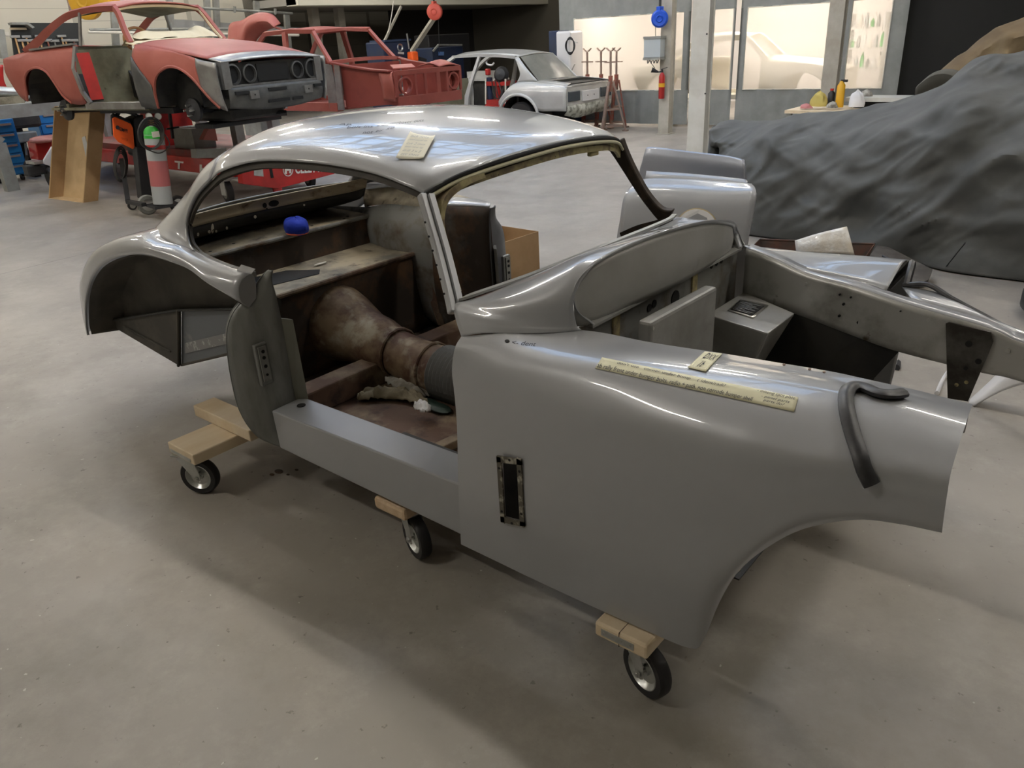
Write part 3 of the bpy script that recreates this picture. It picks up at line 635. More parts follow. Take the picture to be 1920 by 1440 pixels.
# rear window lower frame: cream band over a black band
sp_ = [(-1.80, -.56, 1.06), (-1.86, -.5, 1.045), (-1.93, -.25, 1.04), (-1.965, 0, 1.035), (-1.93, .25, 1.04), (-1.86, .5, 1.05), (-1.79, .56, 1.07)]
band = B().net([sp_, [V(p)+V((-.035, 0, -.02)) for p in sp_], [V(p)+V((-.055, 0, -.065)) for p in sp_]], 3, 6).out('rear_window_sill', cream, CAR, smooth=True, sol=.004)
B().tube(spl(sp_, 6), .003, 6).out('sill_bead', cream, CAR, smooth=True)
B().net([[V(p)+V((-.058, 0, -.065)) for p in sp_], [V(p)+V((-.12, 0, -.13)) for p in sp_], [V((-2.28, V(p).y*1.05, .85)) for p in sp_]], 3, 6).out('rear_inner_panel', black_in, CAR, smooth=True, sol=.004)
Tband = bvh_of(band)
def spot(T, px, py, rx, ry, name, m, par, lift=.002, n=12, rot=0):
    pts = []
    for k in range(n):
        a = 2*pi*k/n; dx, dy = cos(a)*rx, sin(a)*ry
        h = hit(T, px+dx*cos(rot)-dy*sin(rot), py+dx*sin(rot)+dy*cos(rot), lift)
        if h is None: return
        pts.append(h)
    return B().add(pts, [tuple(range(n))]).out(name, m, par, sol=.0008)
spot(Tband, 513, 381, 10, 6, 'slot_hole', hole_m, band, rot=-.2); spot(Tband, 496, 385, 4, 5, 'slot_hole', hole_m, band)
for px, py in ((500, 391), (528, 387), (568, 377), (620, 367), (650, 363), (392, 420)): spot(Tband, px, py, 1.6, 1.4, 'screw_hole', hole_m, band)
ripn = [o for o in CAR.children if o.name.startswith('rear_inner_panel')][0]
Trip = bvh_of(ripn)
for px, py, a, c in ((478, 406, 2.6, 3.2), (425, 427, 2, 3), (371, 439, 2, 3.2), (398, 428, 2.6, 9), (392, 434, 2.6, 3), (405, 433, 2, 2.6), (570, 384, 1.8, 2)):
    spot(Trip, px, py, a, c, 'pierced_hole', bone, ripn)
# side walls inside: wheel housings
for s in (1,):
    w0 = [[(-1.10, s*.60, .27), (-1.12, s*.62, .45), (-1.12, s*.66, .70), (-1.12, s*.69, .93)],
          [(-1.30, s*.585, .27), (-1.32, s*.56, .50), (-1.33, s*.57, .75), (-1.30, s*.64, .93)],
          [(-1.50, s*.56, .34), (-1.52, s*.53, .55), (-1.54, s*.52, .80), (-1.52, s*.60, .925)],
          [(-1.70, s*.57, .45), (-1.72, s*.54, .6), (-1.74, s*.53, .80), (-1.72, s*.60, .92)],
          [(-1.95, s*.60, .5), (-1.95, s*.58, .65), (-1.95, s*.58, .80), (-1.95, s*.62, .88)],
          [(-2.28, s*.60, .5), (-2.28, s*.60, .6), (-2.28, s*.60, .75), (-2.28, s*.62, .86)]]
    B().net(w0, 4, 4).out('wheel_housing', whouse, CAR, smooth=True, sol=.004)
    B().net([[(-1.12, s*.69, .93), (-1.30, s*.64, .93), (-1.52, s*.60, .925), (-1.72, s*.60, .92), (-1.95, s*.62, .88)], [(-1.12, s*.72, .955), (-1.35, s*.715, .985), (-1.52, s*.70, .99), (-1.72, s*.66, 1.0), (-1.93, s*.60, .98)]], 2, 4).out('housing_top', shelf_m if s > 0 else whouse, CAR, smooth=True, sol=.003)
B().prism([(-1.40, .578, .30), (-1.34, .578, .30), (-1.42, .555, .66), (-1.50, .55, .68)], (.01, -.02, 0)).out('housing_brace', rust, CAR, bevel=.008)
B().net([[(-1.36, .565, .30), (-1.36, .535, .55), (-1.36, .55, .75), (-1.34, .60, .945)], [(-1.18, .585, .30), (-1.18, .585, .55), (-1.18, .59, .75), (-1.17, .615, .955)], [(-1.0, .605, .28), (-1.0, .605, .55), (-1.0, .605, .75), (-1.0, .60, .965)]], 3, 4).out('far_side_panel', rust_dark, CAR, smooth=True, sol=.004)
B().net([[(-1.34, .60, .945), (-1.17, .615, .957), (-1.0, .60, .968)], [(-1.34, .70, .97), (-1.17, .70, .972), (-1.03, .645, .978)]], 2, 4).out('far_panel_top', silver, CAR, smooth=True, sol=.004)
# propshaft tunnel with its bell housing and bellows
tp = [(-1.62, .46, .20), (-1.54, .465, .195), (-1.45, .465, .178), (-1.36, .45, .152), (-1.27, .43, .132), (-1.18, .415, .128), (-1.10, .40, .110), (-1.0, .385, .108), (-.9, .375, .112), (-.7, .365, .115), (-.5, .36, .125), (-.2, .36, .14), (.29, .38, .18)]
b = B(); TP = spl([(x, z, r) for x, z, r in tp], 4); n = 20; vs = []
for x, z, r in TP:
    for k in range(n): vs.append((x, cos(2*pi*k/n)*r, z+sin(2*pi*k/n)*r))
b.add(vs, [(i*n+k, i*n+(k+1) % n, (i+1)*n+(k+1) % n, (i+1)*n+k) for i in range(len(TP)-1) for k in range(n)]+[tuple(range(n))]).out('transmission_tunnel', tunnel_m, CAR, smooth=True)
b = B(); pr = []
for k in range(25): pr.append((.119+.008*(k % 2), -.80+k*.011))
b.lathe(pr, (0, 0, .368), (1, 0, 0), 28).out('bellows', mat('bellows_grey', (.11, .11, .105), .6), CAR)
for sx in (-1.08, -.86): B().tube([(sx, cos(a)*.116, (.398 if sx < -1 else .374)+sin(a)*.116) for a in [k*pi/8 for k in range(16)]], .008, 6, closed=True).out('tunnel_rib', tunnel_m, CAR, smooth=True)
# windscreen frame
wt = [(-.24, -.552, 1.283), (-.195, -.44, 1.325), (-.15, -.25, 1.352), (-.127, 0, 1.366)]
wt = [V(p) for p in wt]; wt = wt+[V((p.x, -p.y, p.z)) for p in wt[:-1][::-1]]
B().tube(spl([V(p)+V((.006, 0, .004)) for p in wt], 6), .007, 8).out('screen_top_groove', hole_m, CAR, smooth=True)
B().tube(spl([V(p)+V((.012, 0, -.008)) for p in wt], 6), .006, 8).out('screen_top_bead', mat('pale_bead', (.55, .52, .36), .6), CAR, smooth=True)
B().bar(spl([V(p)+V((-.004, 0, -.026)) for p in wt], 6), .012, .03).out('screen_header', primer_y, CAR)
B().box((-.16, .24, 1.305), (.02, .05, .018)).out('mirror_bracket', primer_y, CAR, bevel=.004)
pn = [(-.242, -.558, 1.288), (-.20, -.577, 1.215), (-.15, -.60, 1.13), (-.10, -.628, 1.05), (-.068, -.648, 1.0), (-.052, -.660, .975)]
B().bar(spl(pn, 6), [.028]*31, .024, up=(0, 1, .3)).out('windscreen_pillar', silver, CAR, smooth=True, bevel=.006)
B().bar(spl([(-.17, -.36, 1.318), (-.187, -.445, 1.300), (-.202, -.508, 1.266), (-.196, -.541, 1.21), (-.17, -.562, 1.15), (-.125, -.588, 1.08), (-.08, -.61, 1.02)], 6), .020, .030, up=(1, .3, .4)).out('pillar_channel', primer_y, CAR, smooth=True)
B().bar(spl([V(q_)+V((.018, .016, -.004)) for q_ in pn[:5]], 6),   .028, .018, up=(0, 1, .3)).out('pillar_inner', silver, CAR, smooth=True)
for k in range(6):
    t = .25+.13*k; p = V(pn[0]).lerp(V(pn[4]), t)+V((.003, -.017, 0)); B().cyl(p, p+V((0, -.003, 0)), .0035, 6).out('pillar_screw', hole_m, CAR)
pf = [(-.27, .565, 1.30), (-.22, .59, 1.20), (-.16, .61, 1.10), (-.10, .625, 1.03), (-.05, .632, 1.0)]
B().bar(spl(pf, 5), [.085, .075, .068, .062, .058, .054, .051, .048, .046, .044, .043, .043, .043, .044, .046, .05, .055, .062, .07, .085, .10], .03, up=(0, 1, .3)).out('windscreen_pillar', apillar_m, CAR, smooth=True, bevel=.006)
B().bar(spl([(-.283, .66, .90), (-.20, .655, .94), (-.12, .645, .968), (-.06, .64, .99)], 5), .05, .03).out('far_door_ledge', apillar_m, CAR, smooth=True)
bs_ = [(-.045, -.63, 1.003), (.0, -.60, 1.022), (.07, -.4, 1.045), (.10, 0, 1.058), (.07, .4, 1.045), (0, .6, 1.022)]
B().bar(spl([V(p)+V((-.012, 0, .002)) for p in bs_], 6), .018, .008).out('screen_base_channel', silver_in, CAR, smooth=True)
# dark gutter line above the door opening
gl = [(-.24, -.558, 1.287), (-.30, -.572, 1.309), (-.46, -.58, 1.34), (-.73, -.585, 1.353), (-1.04, -.59, 1.342), (-1.27, -.60, 1.296), (-1.36, -.605, 1.258), (-1.46, -.627, 1.188), (-1.515, -.655, 1.10), (-1.475, -.687, 1.03), (-1.40, -.703, .997)]
B().bar(spl([V(p)+V((0, .018, -.012)) for p in gl], 6), .012, .024, up=(0, .4, 1)).out('door_gutter', arch_in, CAR, smooth=True)
B().bar(spl([V((p[0], -p[1]-.018, p[2]-.012)) for p in gl], 6), .012, .024, up=(0, -.4, 1)).out('door_gutter', arch_in, CAR, smooth=True)
B().bar(spl([(-1.03, -.69, .957), (-1.2, -.692, .962), (-1.36, -.69, .98), (-1.46, -.685, 1.0)], 5), .02, .02).out('window_ledge', whouse, CAR)
# roof lining underside
B().net([[V(p)+V((0, 0, -.03)) for p in r] for r in rr], 4, 4, fn=lambda p: V((p.x, p.y*.97, p.z))).out('roof_underside', arch_in, CAR, smooth=True)

# ---- notes, tape and rubber lying on the shell
Tff = bvh_of(ff); Troof = bvh_of(roof); Tsc = bvh_of([o for o in CAR.children if o.name.startswith('scuttle')][0], ff)
tp1 = sheet(Tff, [(1129, 671), (1497, 746), (1489, 773), (1116, 691)], 'masking_tape', tape_m, None, .0015, 40, 4)
tag(tp1, 'long strip of cream masking tape with handwriting along the near front fender', 'tape')
text_on(Tff, "don't use   corner under bump    ( ident/radi?", [(1158, 679), (1362, 722), (1361, 729), (1157, 685)], 'handwriting', ink, tp1, .003)
text_on(Tff, "ab rally front under bumper bolts, radio + path. non corrode bumper shell", [(1121, 682), (1413, 746), (1411, 756), (1119, 693)], 'handwriting', ink, tp1, .003, wob=.06)
text_on(Tff, "- missing spot plate", [(1421, 730), (1492, 745), (1490, 753), (1420, 737)], 'handwriting', ink, tp1, .003)
text_on(Tff, "- panel parts\n  parts do?", [(1428, 741), (1482, 753), (1477, 766), (1426, 753)], 'handwriting', ink, tp1, .003)
tp2 = sheet(Tff, [(1321, 661), (1354, 665), (1323, 699), (1289, 691)], 'masking_tape', tape_m, None, .003, 8, 8)
tag(tp2, 'short square of cream masking tape at the engine bay edge of the fender', 'tape')
text_on(Tff, "DXX\n 1b", [(1327, 664), (1347, 670), (1326, 692), (1302, 689)], 'handwriting', ink, tp2, .0045)
text_on(Tsc, "<- dent", [(960, 638), (1006, 642), (1005, 650), (960, 646)], 'marker_writing', ink, CAR, .001)
spot(Tsc, 951, 640, 4.5, 3, 'drilled_hole', hole_m, ff, .001)
for px, py in ((1470, 684), (1518, 693), (1545, 698)): spot(Tff, px, py, 3, 1.8, 'drilled_hole', rust, ff, .001)
pn_ = sheet(Troof, [(770, 251), (817, 258), (795, 300), (743, 300)], 'paper_note', paper_m, None, .003, 10, 10, curl=.006)
tag(pn_, 'folded cream paper note with faint handwriting on the coupe roof above the windscreen pillar', 'note')
for k in range(6): text_on(Troof, ["lack note", "roof panel ab", "cut 2 mm", "seal new lip", "drill 3 x 5", "see sheet"][k], [(772-k*3.6, 258+k*6.6), (806-k*3.6, 261+k*6.6), (804-k*3.6, 265+k*6.6), (770-k*3.6, 262+k*6.6)], 'pencil_writing', grey_st, pn_, .0095)
for k, (x0, y0, x1, y1, s_) in enumerate(((636, 233, 668, 237, 'AP ..'), (650, 240, 700, 238, 'bolt ins'), (706, 238, 752, 230, 'inspection'), (748, 232, 795, 227, 'cover outs'), (680, 250, 700, 249, 'not'), (704, 248, 740, 241, 'by 50'))):
    text_on(Troof, s_, [(x0, y0-3), (x1, y1-3), (x1, y1+1.2), (x0, y0+1.2)], 'marker_writing', ink, CAR, .001)
rb = []
for px, py in ((1690, 745), (1670, 748), (1645, 745), (1622, 736), (1604, 732), (1590, 738), (1585, 755), (1590, 785), (1600, 820), (1612, 855), (1622, 882), (1636, 908)):
    h = hit(Tff, px, py, .010); rb.append(h)
sl_ = B().tube(spl(rb, 5), .0165, 10, ry=.010).out('rubber_seal', rubber, None, smooth=True)
tag(sl_, 'bent length of black rubber seal draped over the near front fender', 'rubber seal')
# cap, rags
cb = B(); rows = []
c0 = at(558, 437, z=.853)
for j, (r, z) in enumerate(((.048, 0), (.058, .018), (.060, .04), (.050, .062), (.028, .075), (.004, .078))):
    rows.append([c0+V((cos(a)*r*1.15*(1+.12*sin(3*a+j)), sin(a)*r*(1+.1*cos(2*a+j)), z+.006*sin(4*a))) for a in [2*pi*k/12 for k in range(13)]])
cap = cb.net(rows, 3, 3).out('blue_cap', blue_cloth, None, smooth=True, sol=.002); tag(cap, 'crumpled bright blue cloth cap with an orange band on the parcel shelf', 'cap')
B().tube([c0+V((cos(a)*.057, sin(a)*.05, .003)) for a in [2*pi*k/24 for k in range(24)]], .004, 6, closed=True).out('cap_band', orange_band, cap, smooth=True)
def rag(pts, wd, name, m, lab, cat, h=.03, z=.275, seed=1):
    c = [at(px, py, z=z) for px, py in pts]; c = spl(c, 6); rows = []
    for j in range(7):
        t = j/6-.5; row = []
        for i, p in enumerate(c):
            d = (c[min(i+1, len(c)-1)]-c[max(i-1, 0)]).normalized(); q = V((-d.y, d.x, 0)); e = sin(pi*i/(len(c)-1))**.4
            row.append(p+q*wd*t*(e*.8+.2+.25*noise.noise(V((i*.6, j*.9, seed))))+V((0, 0, .006+h*(1-4*t*t)*.6*e+abs(noise.noise(V((i*.35, j*.7, seed+3))))*h)))
        rows.append(row)
    return tag(B().net(rows, 2, 1).out(name, m, None, smooth=True, sol=.003), lab, cat)
rag([(733, 706), (752, 718), (775, 730), (800, 748)], .13, 'torn_rag', rag_m, 'torn grey cloth scrap lying on the rusty floor behind the sill', 'rag', .045, .285, 2)
rag([(672, 752), (700, 744), (735, 743), (770, 748), (800, 762)], .085, 'canvas_strip', cloth_old, 'long dirty canvas strip lying on the rusty floor of the coupe', 'rag', .04, .28, 5)
rag([(775, 745), (810, 762), (843, 776)], .075, 'green_strip', green_m, 'dark green strip lying under the rags on the rusty floor', 'strip', .010, .275, 9)
rag([(782, 762), (792, 768), (800, 778)], .06, 'white_scrap', white_cloth, 'small torn white scrap on the end of the canvas strip', 'rag', .035, .31, 12)
rag([(680, 742), (705, 738), (740, 742)], .05, 'black_strip', rubber, 'short black strip lying behind the dirty canvas strip', 'strip', .02, .278, 19)
rag([(590, 500), (612, 493)], .02, 'white_tag', bone, 'small white tag lying on the boot floor of the coupe', 'tag', .003, .702, 15)

b = B()
for px, py, r in ((523, 884, .016), (510, 890, .009), (556, 881, .007), (540, 890, .006)):
    c = at(px, py, z=.001); b.add([c+V((cos(2*pi*k/12)*r*1.5, sin(2*pi*k/12)*r, .0005)) for k in range(12)], [tuple(range(12))])
tag(b.out('oil_drops', rust_dark, None, sol=.001), 'few small dark oil drops on the floor below the near sill', 'oil stain', kind='stuff')
# ---------------------------------------------------------------- castered timbers
def wheel_part(parent, c, ax, name='wheel', R=.083):
    w_ = B().lathe([(R*.66, -.019), (R*.93, -.021), (R*.99, -.015), (R, -.006), (R, .006), (R*.99, .015), (R*.93, .021), (R*.66, .019)], c, ax, 36).out(name, tyre_m, parent, smooth=True)
    B().lathe([(0, -.012), (R*.2, -.014), (R*.22, -.006), (R*.5, -.006), (R*.6, -.014), (R*.66, -.021), (R*.69, -.020), (R*.69, .020), (R*.66, .021), (R*.6, .014), (R*.5, .006), (R*.22, .006), (R*.2, .014), (0, .012)], c, ax, 36).out('rim', zinc, w_, smooth=True)
    return w_
def caster(parent, base, ang, ztop):
    c = V((base[0], base[1], .083)); d = V((cos(ang), sin(ang), 0)); ax = V((-sin(ang), cos(ang), 0))      # d: trail direction
    k = c-d*.038; k.z = ztop
    fk = B()
    fk.box((k.x, k.y, ztop-.003), (.10, .085, .005), Matrix.Rotation(ang, 3, 'Z')); fk.cyl((k.x, k.y, ztop-.022), (k.x, k.y, ztop-.004), .036, 24)
    for s in (-1, 1):
        o = ax*(s*.028)
        poly = [k-d*.036+V((0, 0, -.02)), k+d*.036+V((0, 0, -.02)), c+d*.017+V((0, 0, .02)), c+d*.016+V((0, 0, -.012)), c+d*.006+V((0, 0, -.019)), c-d*.014+V((0, 0, -.014)), c-d*.02+V((0, 0, .01))]
        fk.prism([p+o for p in poly], ax*(s*.003))
    f = fk.out('caster_fork', zinc, parent, bevel=.0015)
    w_ = wheel_part(parent, c, ax, 'caster_wheel')
    B().cyl(c-ax*.042, c+ax*.042, .006, 10).out('axle_bolt', bolt_m, f); B().cyl(c-ax*.040, c-ax*.034, .011, 6).out('axle_nut', bolt_m, f); B().cyl(c+ax*.034, c+ax*.040, .011, 6).out('axle_nut', bolt_m, f)
def chamfer_end(x0, x1, y0, y1, z0, z1):
    return B().bx(x0, x1, y0, y1, z0, z1)
D1 = thing('castered_timber', (.62, -.4, 0), 'pale wooden crossbar on a caster under the near front fender, metal strip on its end', 'dolly')
tm = B().bx(.54, .705, -.805, .75, .185, .234).out('timber', pine, D1, bevel=.008)
pl = B().bx(.562, .665, -.8065, -.804, .198, .220).out('nail_plate', zinc, tm)
for k in range(4): B().cyl((.572+.027*k, -.8065, .209), (.572+.027*k, -.8085, .209), .003, 8).out('nail', bolt_m, tm)
B().bx(.618, .6195, -.806, -.6, .186, .2345).out('saw_crack', rust_dark, tm)
caster(D1, (.668, -.735), radians(-18), .185); caster(D1, (.668, .70), radians(-18), .185)
D2 = thing('castered_timber', (-.36, -.4, 0), 'pale wooden crossbar on a caster under the middle of the near sill', 'dolly')
B().bx(-.455, -.295, -.735, .70, .185, .234).out('timber', pine_end, D2, bevel=.012)
caster(D2, (-.315, -.672), radians(-18), .185); caster(D2, (-.315, .64), radians(-18), .185)
D3 = thing('castered_timber', (-1.4, -.4, 0), 'two pale timbers crossed on a caster behind the door post at the rear', 'dolly')
B().bx(-1.475, -1.275, -.965, .90, .197, .246).out('timber', pine, D3, bevel=.005)
B().bx(-1.60, -1.17, -.765, -.66, .248, .30).out('timber', pine, D3, bevel=.005)
B().bx(-1.46, -1.30, -.9675, -.964, .205, .22).out('nail_plate', zinc, D3)
B().bx(-1.5, -1.3, .60, .70, .248, .30).out('timber', pine, D3, bevel=.005)
caster(D3, (-1.392, -.90), radians(30), .197); caster(D3, (-1.392, .82), radians(30), .197)

# ---------------------------------------------------------------- right side: covered cars, doors, scrap
def fold(p, k=1.0):
    def ridge(u, v, s): q = max(0, 1-abs(noise.noise(V((u, v, s))))*2.6); return q*q*(3-2*q)
    a = p.x*.80-p.z*.95; b = p.x*.60+p.z*.85
    d = ridge(a*1.5+.35*b, b*.4+p.y*.4, 1.7)*.075 + ridge(a*.6-b*.3, b*1.7+p.y*.7, 5.2)*.05 + noise.noise(V((p.x*.9, p.y*.9, p.z*1.1)))*.10 + ridge(a*3.4, b*1.2+p.y, 9.1)*.032 + ridge(a*2.2-b*1.5, b*4.2+p.y, 3.3)*.022 + ridge(a*8.5, b*2.6+p.y*2, 6.6)*.014 + noise.noise(V((a*7, b*4, p.y*4)))*.008
    w = min(1, max(0, p.z*3.5)); d = (d-.06)*k
    return V((p.x+d*.2*w, p.y-d*w, p.z+d*.45*w))
cols = [(-1.80, 4.62, .64, .78), (-1.76, 4.48, .68, .82), (-1.55, 4.40, .70, .85), (-1.15, 4.32, .72, .91), (-.7, 4.24, .77, .99), (-.29, 4.16, .84, 1.08), (-.05, 4.10, .93, 1.20), (.14, 4.06, 1.02, 1.36), (.47, 4.0, 1.08, 1.42), (1.0, 3.95, 1.08, 1.43), (1.7, 3.92, 1.05, 1.40), (2.4, 4.0, .8, .9)]
rows = []
for i, (x, y0, zs, zr) in enumerate(cols):
    wv = .05*sin(i*2.1); e = 0 if i else .25
    q_ = max(0, min(1, (-x-1.1)/.7)); rows.append([(x-.04, y0+wv, .01), (x, y0+.03-wv, .25), (x, y0+.06+wv*.6, .52*zs/.8), (x, y0+.22, zs), (x-.08*q_, 4.72, zs+(zr-zs)*.55), (x-.20*q_, 5.05, zr), (x-.42*q_, 5.6, zr-.03), (x-.6*q_, 5.98, zs-.1), (x-.62*q_, 6.1, .02)])
tp = B().net(rows, 22, 18, fn=fold).out('car_cover', tarp_m, None, smooth=True, sol=.006)
capr = [[fold(V(r_)) for r_ in rows[0]], [V((r_[0]-.02, r_[1], max(.012, r_[2]*.5))) for r_ in rows[0]], [V((r_[0]-.05, r_[1], .01)) for r_ in rows[0]]]
B().net(capr, 3, 5).out('cover_end', tarp_m, tp, smooth=True, sol=.006)
tag(tp, 'large dark grey tarpaulin draped over a low car at the right', 'car cover')
cols = [(-.75, .55), (-.6, 1.0), (-.35, 1.30), (-.1, 1.50), (.15, 1.60), (.6, 1.62), (1.4, 1.6), (2.0, 1.3)]
rows = [[(x, 6.45, .3), (x, 6.5, zz*.8), (x, 6.7, zz), (x, 7.3, zz+.03), (x, 7.8, zz-.2), (x, 7.9, .3)] for x, zz in cols]
o = B().net(rows, 14, 10, fn=lambda p: fold(p, 1.5)).out('canvas_cover', tan_m, None, smooth=True, sol=.006)
tag(o, 'tan brown canvas sheet covering a tall car behind the grey tarpaulin', 'car cover')
o = B().net([[(-.56, 6.36, .95), (-.54, 6.3, 1.08), (-.50, 6.42, 1.10)], [(-.44, 6.34, 1.0), (-.42, 6.26, 1.18), (-.40, 6.42, 1.21)], [(-.33, 6.34, 1.05), (-.31, 6.27, 1.2), (-.28, 6.42, 1.22)], [(-.22, 6.36, 1.05), (-.2, 6.3, 1.16), (-.18, 6.42, 1.18)]], 4, 4).out('padded_blanket', olive_m, None, smooth=True, sol=.03)
tag(o, 'small olive blanket heaped between the tan canvas and the grey tarpaulin', 'blanket')
# the two loose doors
def yrow(pts, y): return [at(px, py, y=y) for px, py in pts]
D = thing('loose_door', at(1290, 400, y=2.45).xyz*1, 'silver grey car door skin with a white number roundel standing beyond the scuttle', 'car door')
D.location.z = 0; OFF[D.name] = D.location.copy()
t_ = yrow([(1190, 344), (1215, 337), (1290, 338), (1360, 343), (1409, 347)], 2.52)
m_ = yrow([(1172, 368), (1215, 360), (1290, 362), (1360, 364), (1418, 362)], 2.42)
n_ = yrow([(1164, 410), (1215, 408), (1290, 408), (1360, 408), (1410, 410)], 2.39)
q_ = yrow([(1157, 455), (1215, 460), (1290, 462), (1350, 465), (1400, 468)], 2.42)
e_ = [V((p.x, 2.40, .01)) for p in q_]
ds = B().net([t_, m_, n_, q_, e_], 6, 5).out('door_skin', silver, D, smooth=True, sol=.02)
B().net([[p+V((0, .01, .012)) for p in yrow([(1212, 325), (1290, 330), (1385, 340), (1398, 345)], 2.55)], [p for p in yrow([(1210, 342), (1290, 345), (1385, 350), (1405, 352)], 2.53)]], 2, 5).out('door_top_rail', silver, D, smooth=True, sol=.02)
Td = bvh_of(ds); c = at(1307, 428, y=2.40)
def disc_on(T, cx, cy, rx, ry, name, m, par, lift, n=40):
    pts = [hit(T, cx+cos(2*pi*k/n)*rx, cy+sin(2*pi*k/n)*ry, lift) for k in range(n)]
    return B().add(pts, [tuple(range(n))]).out(name, m, par)
disc_on(Td, 1307, 428, 40, 38, 'roundel_border', mat('roundel_gold', (.6, .5, .3), .5), D, .003)
disc_on(Td, 1307, 428, 38, 36, 'roundel', mat('roundel_white', (.78, .78, .78), .4), D, .005)
text_on(Td, '72', [(1285, 416), (1329, 416), (1329, 452), (1285, 452)], 'race_number', ink, D, .007, shear=0, bold=.02)
U = thing('loose_door', (-.9, 2.85, 0), 'plain silver grey panel with rounded top corner, the taller one behind the door with the roundel', 'car door')
a_ = yrow([(1212, 282), (1222, 276), (1300, 285), (1360, 292), (1396, 300)], 2.85)
b_ = yrow([(1206, 300), (1222, 300), (1300, 306), (1360, 312), (1398, 318)], 2.83)
c_ = yrow([(1198, 345), (1222, 350), (1300, 355), (1360, 360), (1397, 365)], 2.85)
B().net([a_, b_, c_, [V((p.x, 2.84, .01)) for p in c_]], 5, 5).out('panel_skin', mat('blue_silver', (.33, .35, .40), .3, .45, coat=.8), U, smooth=True, sol=.02)
# box with open top beyond the far shut post
CB = thing('cardboard_box', at(985, 530, z=0), 'open brown cardboard box standing on the floor beyond the far door post', 'box')
p0 = at(960, 540, z=0); p1 = at(1012, 520, z=0); d = (p1-p0).normalized(); nn = V((-d.y, d.x, 0)); W_ = .42; H_ = .36; D_ = .38
p0 = p1-d*W_
for a, c, nm in ((p0, p1, 'front'), (p1, p1+nn*D_, 'side'), (p1+nn*D_, p0+nn*D_, 'back'), (p0+nn*D_, p0, 'side')):
    B().bar([a+V((0, 0, H_/2)), c+V((0, 0, H_/2))], .006, H_).out('box_wall', card_d, CB)
B().add([p0, p1, p1+nn*D_, p0+nn*D_], [(0, 1, 2, 3)]).out('box_base', card_d, CB, sol=.005)
o = B().prism([p1+nn*D_*.7+V((.02, .02, 0))]*0+[at(938, 425, z=.01), at(967, 433, z=.01), at(950, 445, z=.01), at(925, 440, z=.01)], (0, 0, .006)).out('cardboard_flap', card, None)
tag(o, 'small flat piece of tan cardboard lying on the floor behind the brown box', 'cardboard')
# scrap by the tarpaulin
q = [at(1425, 449, z=.22), at(1640, 458, z=.22), at(1612, 497, z=.22), at(1408, 466, z=.22)]
q2 = [at(1422, 449, z=.22)*1 for _ in range(1)]
TR = thing('rusty_tray', sum(q, V((0, 0, 0)))/4*V((1, 1, 0)) if False else V(((q[0].x+q[2].x)/2, (q[0].y+q[2].y)/2, 0)), 'long rusty steel tray lying in front of the grey tarpaulin', 'tray')
cx = V(((q[0].x+q[2].x)/2, (q[0].y+q[2].y)/2, 0)); lo = [V((cx.x+(p.x-cx.x)*.86, cx.y+(p.y-cx.y)*.8, .012)) for p in q]
for k in range(4): B().add([q[k], q[(k+1) % 4], lo[(k+1) % 4], lo[k]], [(0, 1, 2, 3)]).out('tray_side', rusty, TR, sol=.005)
B().add(lo, [(0, 1, 2, 3)]).out('tray_base', rusty, TR, sol=.005); B().tube(q, .008, 6, closed=True).out('tray_rim', rusty, TR)
yy = (q[0].y+q[2].y)/2
o = B().net([yrow([(1491, 452), (1535, 438), (1588, 425)], yy+.06), yrow([(1492, 462), (1540, 455), (1595, 450)], yy+.02), yrow([(1494, 476), (1545, 476), (1602, 478)], yy)], 4, 4).out('wrapped_panel', foil_m, None, smooth=True, sol=.012)
tag(o, 'ivory panel wrapped in clear film standing in the rusty tray', 'panel')
o = B().prism([at(1648, 457, z=.10), at(1748, 508, z=.07), at(1740, 528, z=.05), at(1690, 545, z=.03), at(1618, 500, z=.05)], (0, 0, .012)).out('steel_plate', rusty_pl, None)
tag(o, 'worn rusty steel plate lying beside the tray under the tarpaulin hem', 'plate')
B().tube([at(1655, 480, z=.10), at(1690, 497, z=.085)], .008, 6).out('plate_handle', steel_dark, o)
o = B().tube([at(1810, 455, y=3.8), at(1770, 505, z=.012), at(1764, 503, z=.012)], .004, 6).out('bent_wire', steel_dark, None); tag(o, 'thin bent wire rod leaning against the grey tarpaulin', 'wire')
pc = at(2060, 600, z=0)
TY = thing('spare_wheel', pc, 'black tyre lying flat on the floor at the right edge beyond the fender', 'tyre')
B().lathe([(.20, .02), (.26, .0), (.37, .01), (.41, .05), (.41, .13), (.37, .18), (.26, .19), (.20, .17), (.20, .02)], pc, (0, 0, 1), 48).out('tread', tyre_m, TY, smooth=True)
B().lathe([(0, .03), (.19, .03), (.20, .06)], pc, (0, 0, 1), 48).out('rim_disc', steel_dark, TY, smooth=True)
o = B().net([yrow([(1812, 756), (1850, 722), (1884, 688), (1900, 668), (1960, 640)], 1.78), yrow([(1818, 758), (1856, 730), (1892, 705), (1920, 696), (1980, 690)], 1.72), yrow([(1826, 762), (1864, 740), (1900, 726), (1935, 718), (1990, 712)], 1.70)], 4, 5).out('white_wing_panel', whitepaint, None, smooth=True, sol=.008)
tag(o, 'curved white painted wing arch piece standing on the floor beyond the near fender', 'body panel')
o = B().tube(spl([at(1757, 737, z=.012), at(1768, 712, y=1.95), at(1785, 688, y=2.0), at(1800, 672, y=2.02)], 5), .011, 8).out('white_trim_strip', whitepaint, None, smooth=True); tag(o, 'narrow white and black trim strip rising from the floor behind the hanging bracket', 'trim strip')
o = B().tube(spl([at(1680, 690, z=.012), at(1690, 668, y=2.3), at(1712, 652, y=2.4), at(1745, 646, y=2.45)], 5), .02, 8).out('black_hose', rubber, None, smooth=True); tag(o, 'short curved black hose on the floor below the inner wing rail', 'hose')

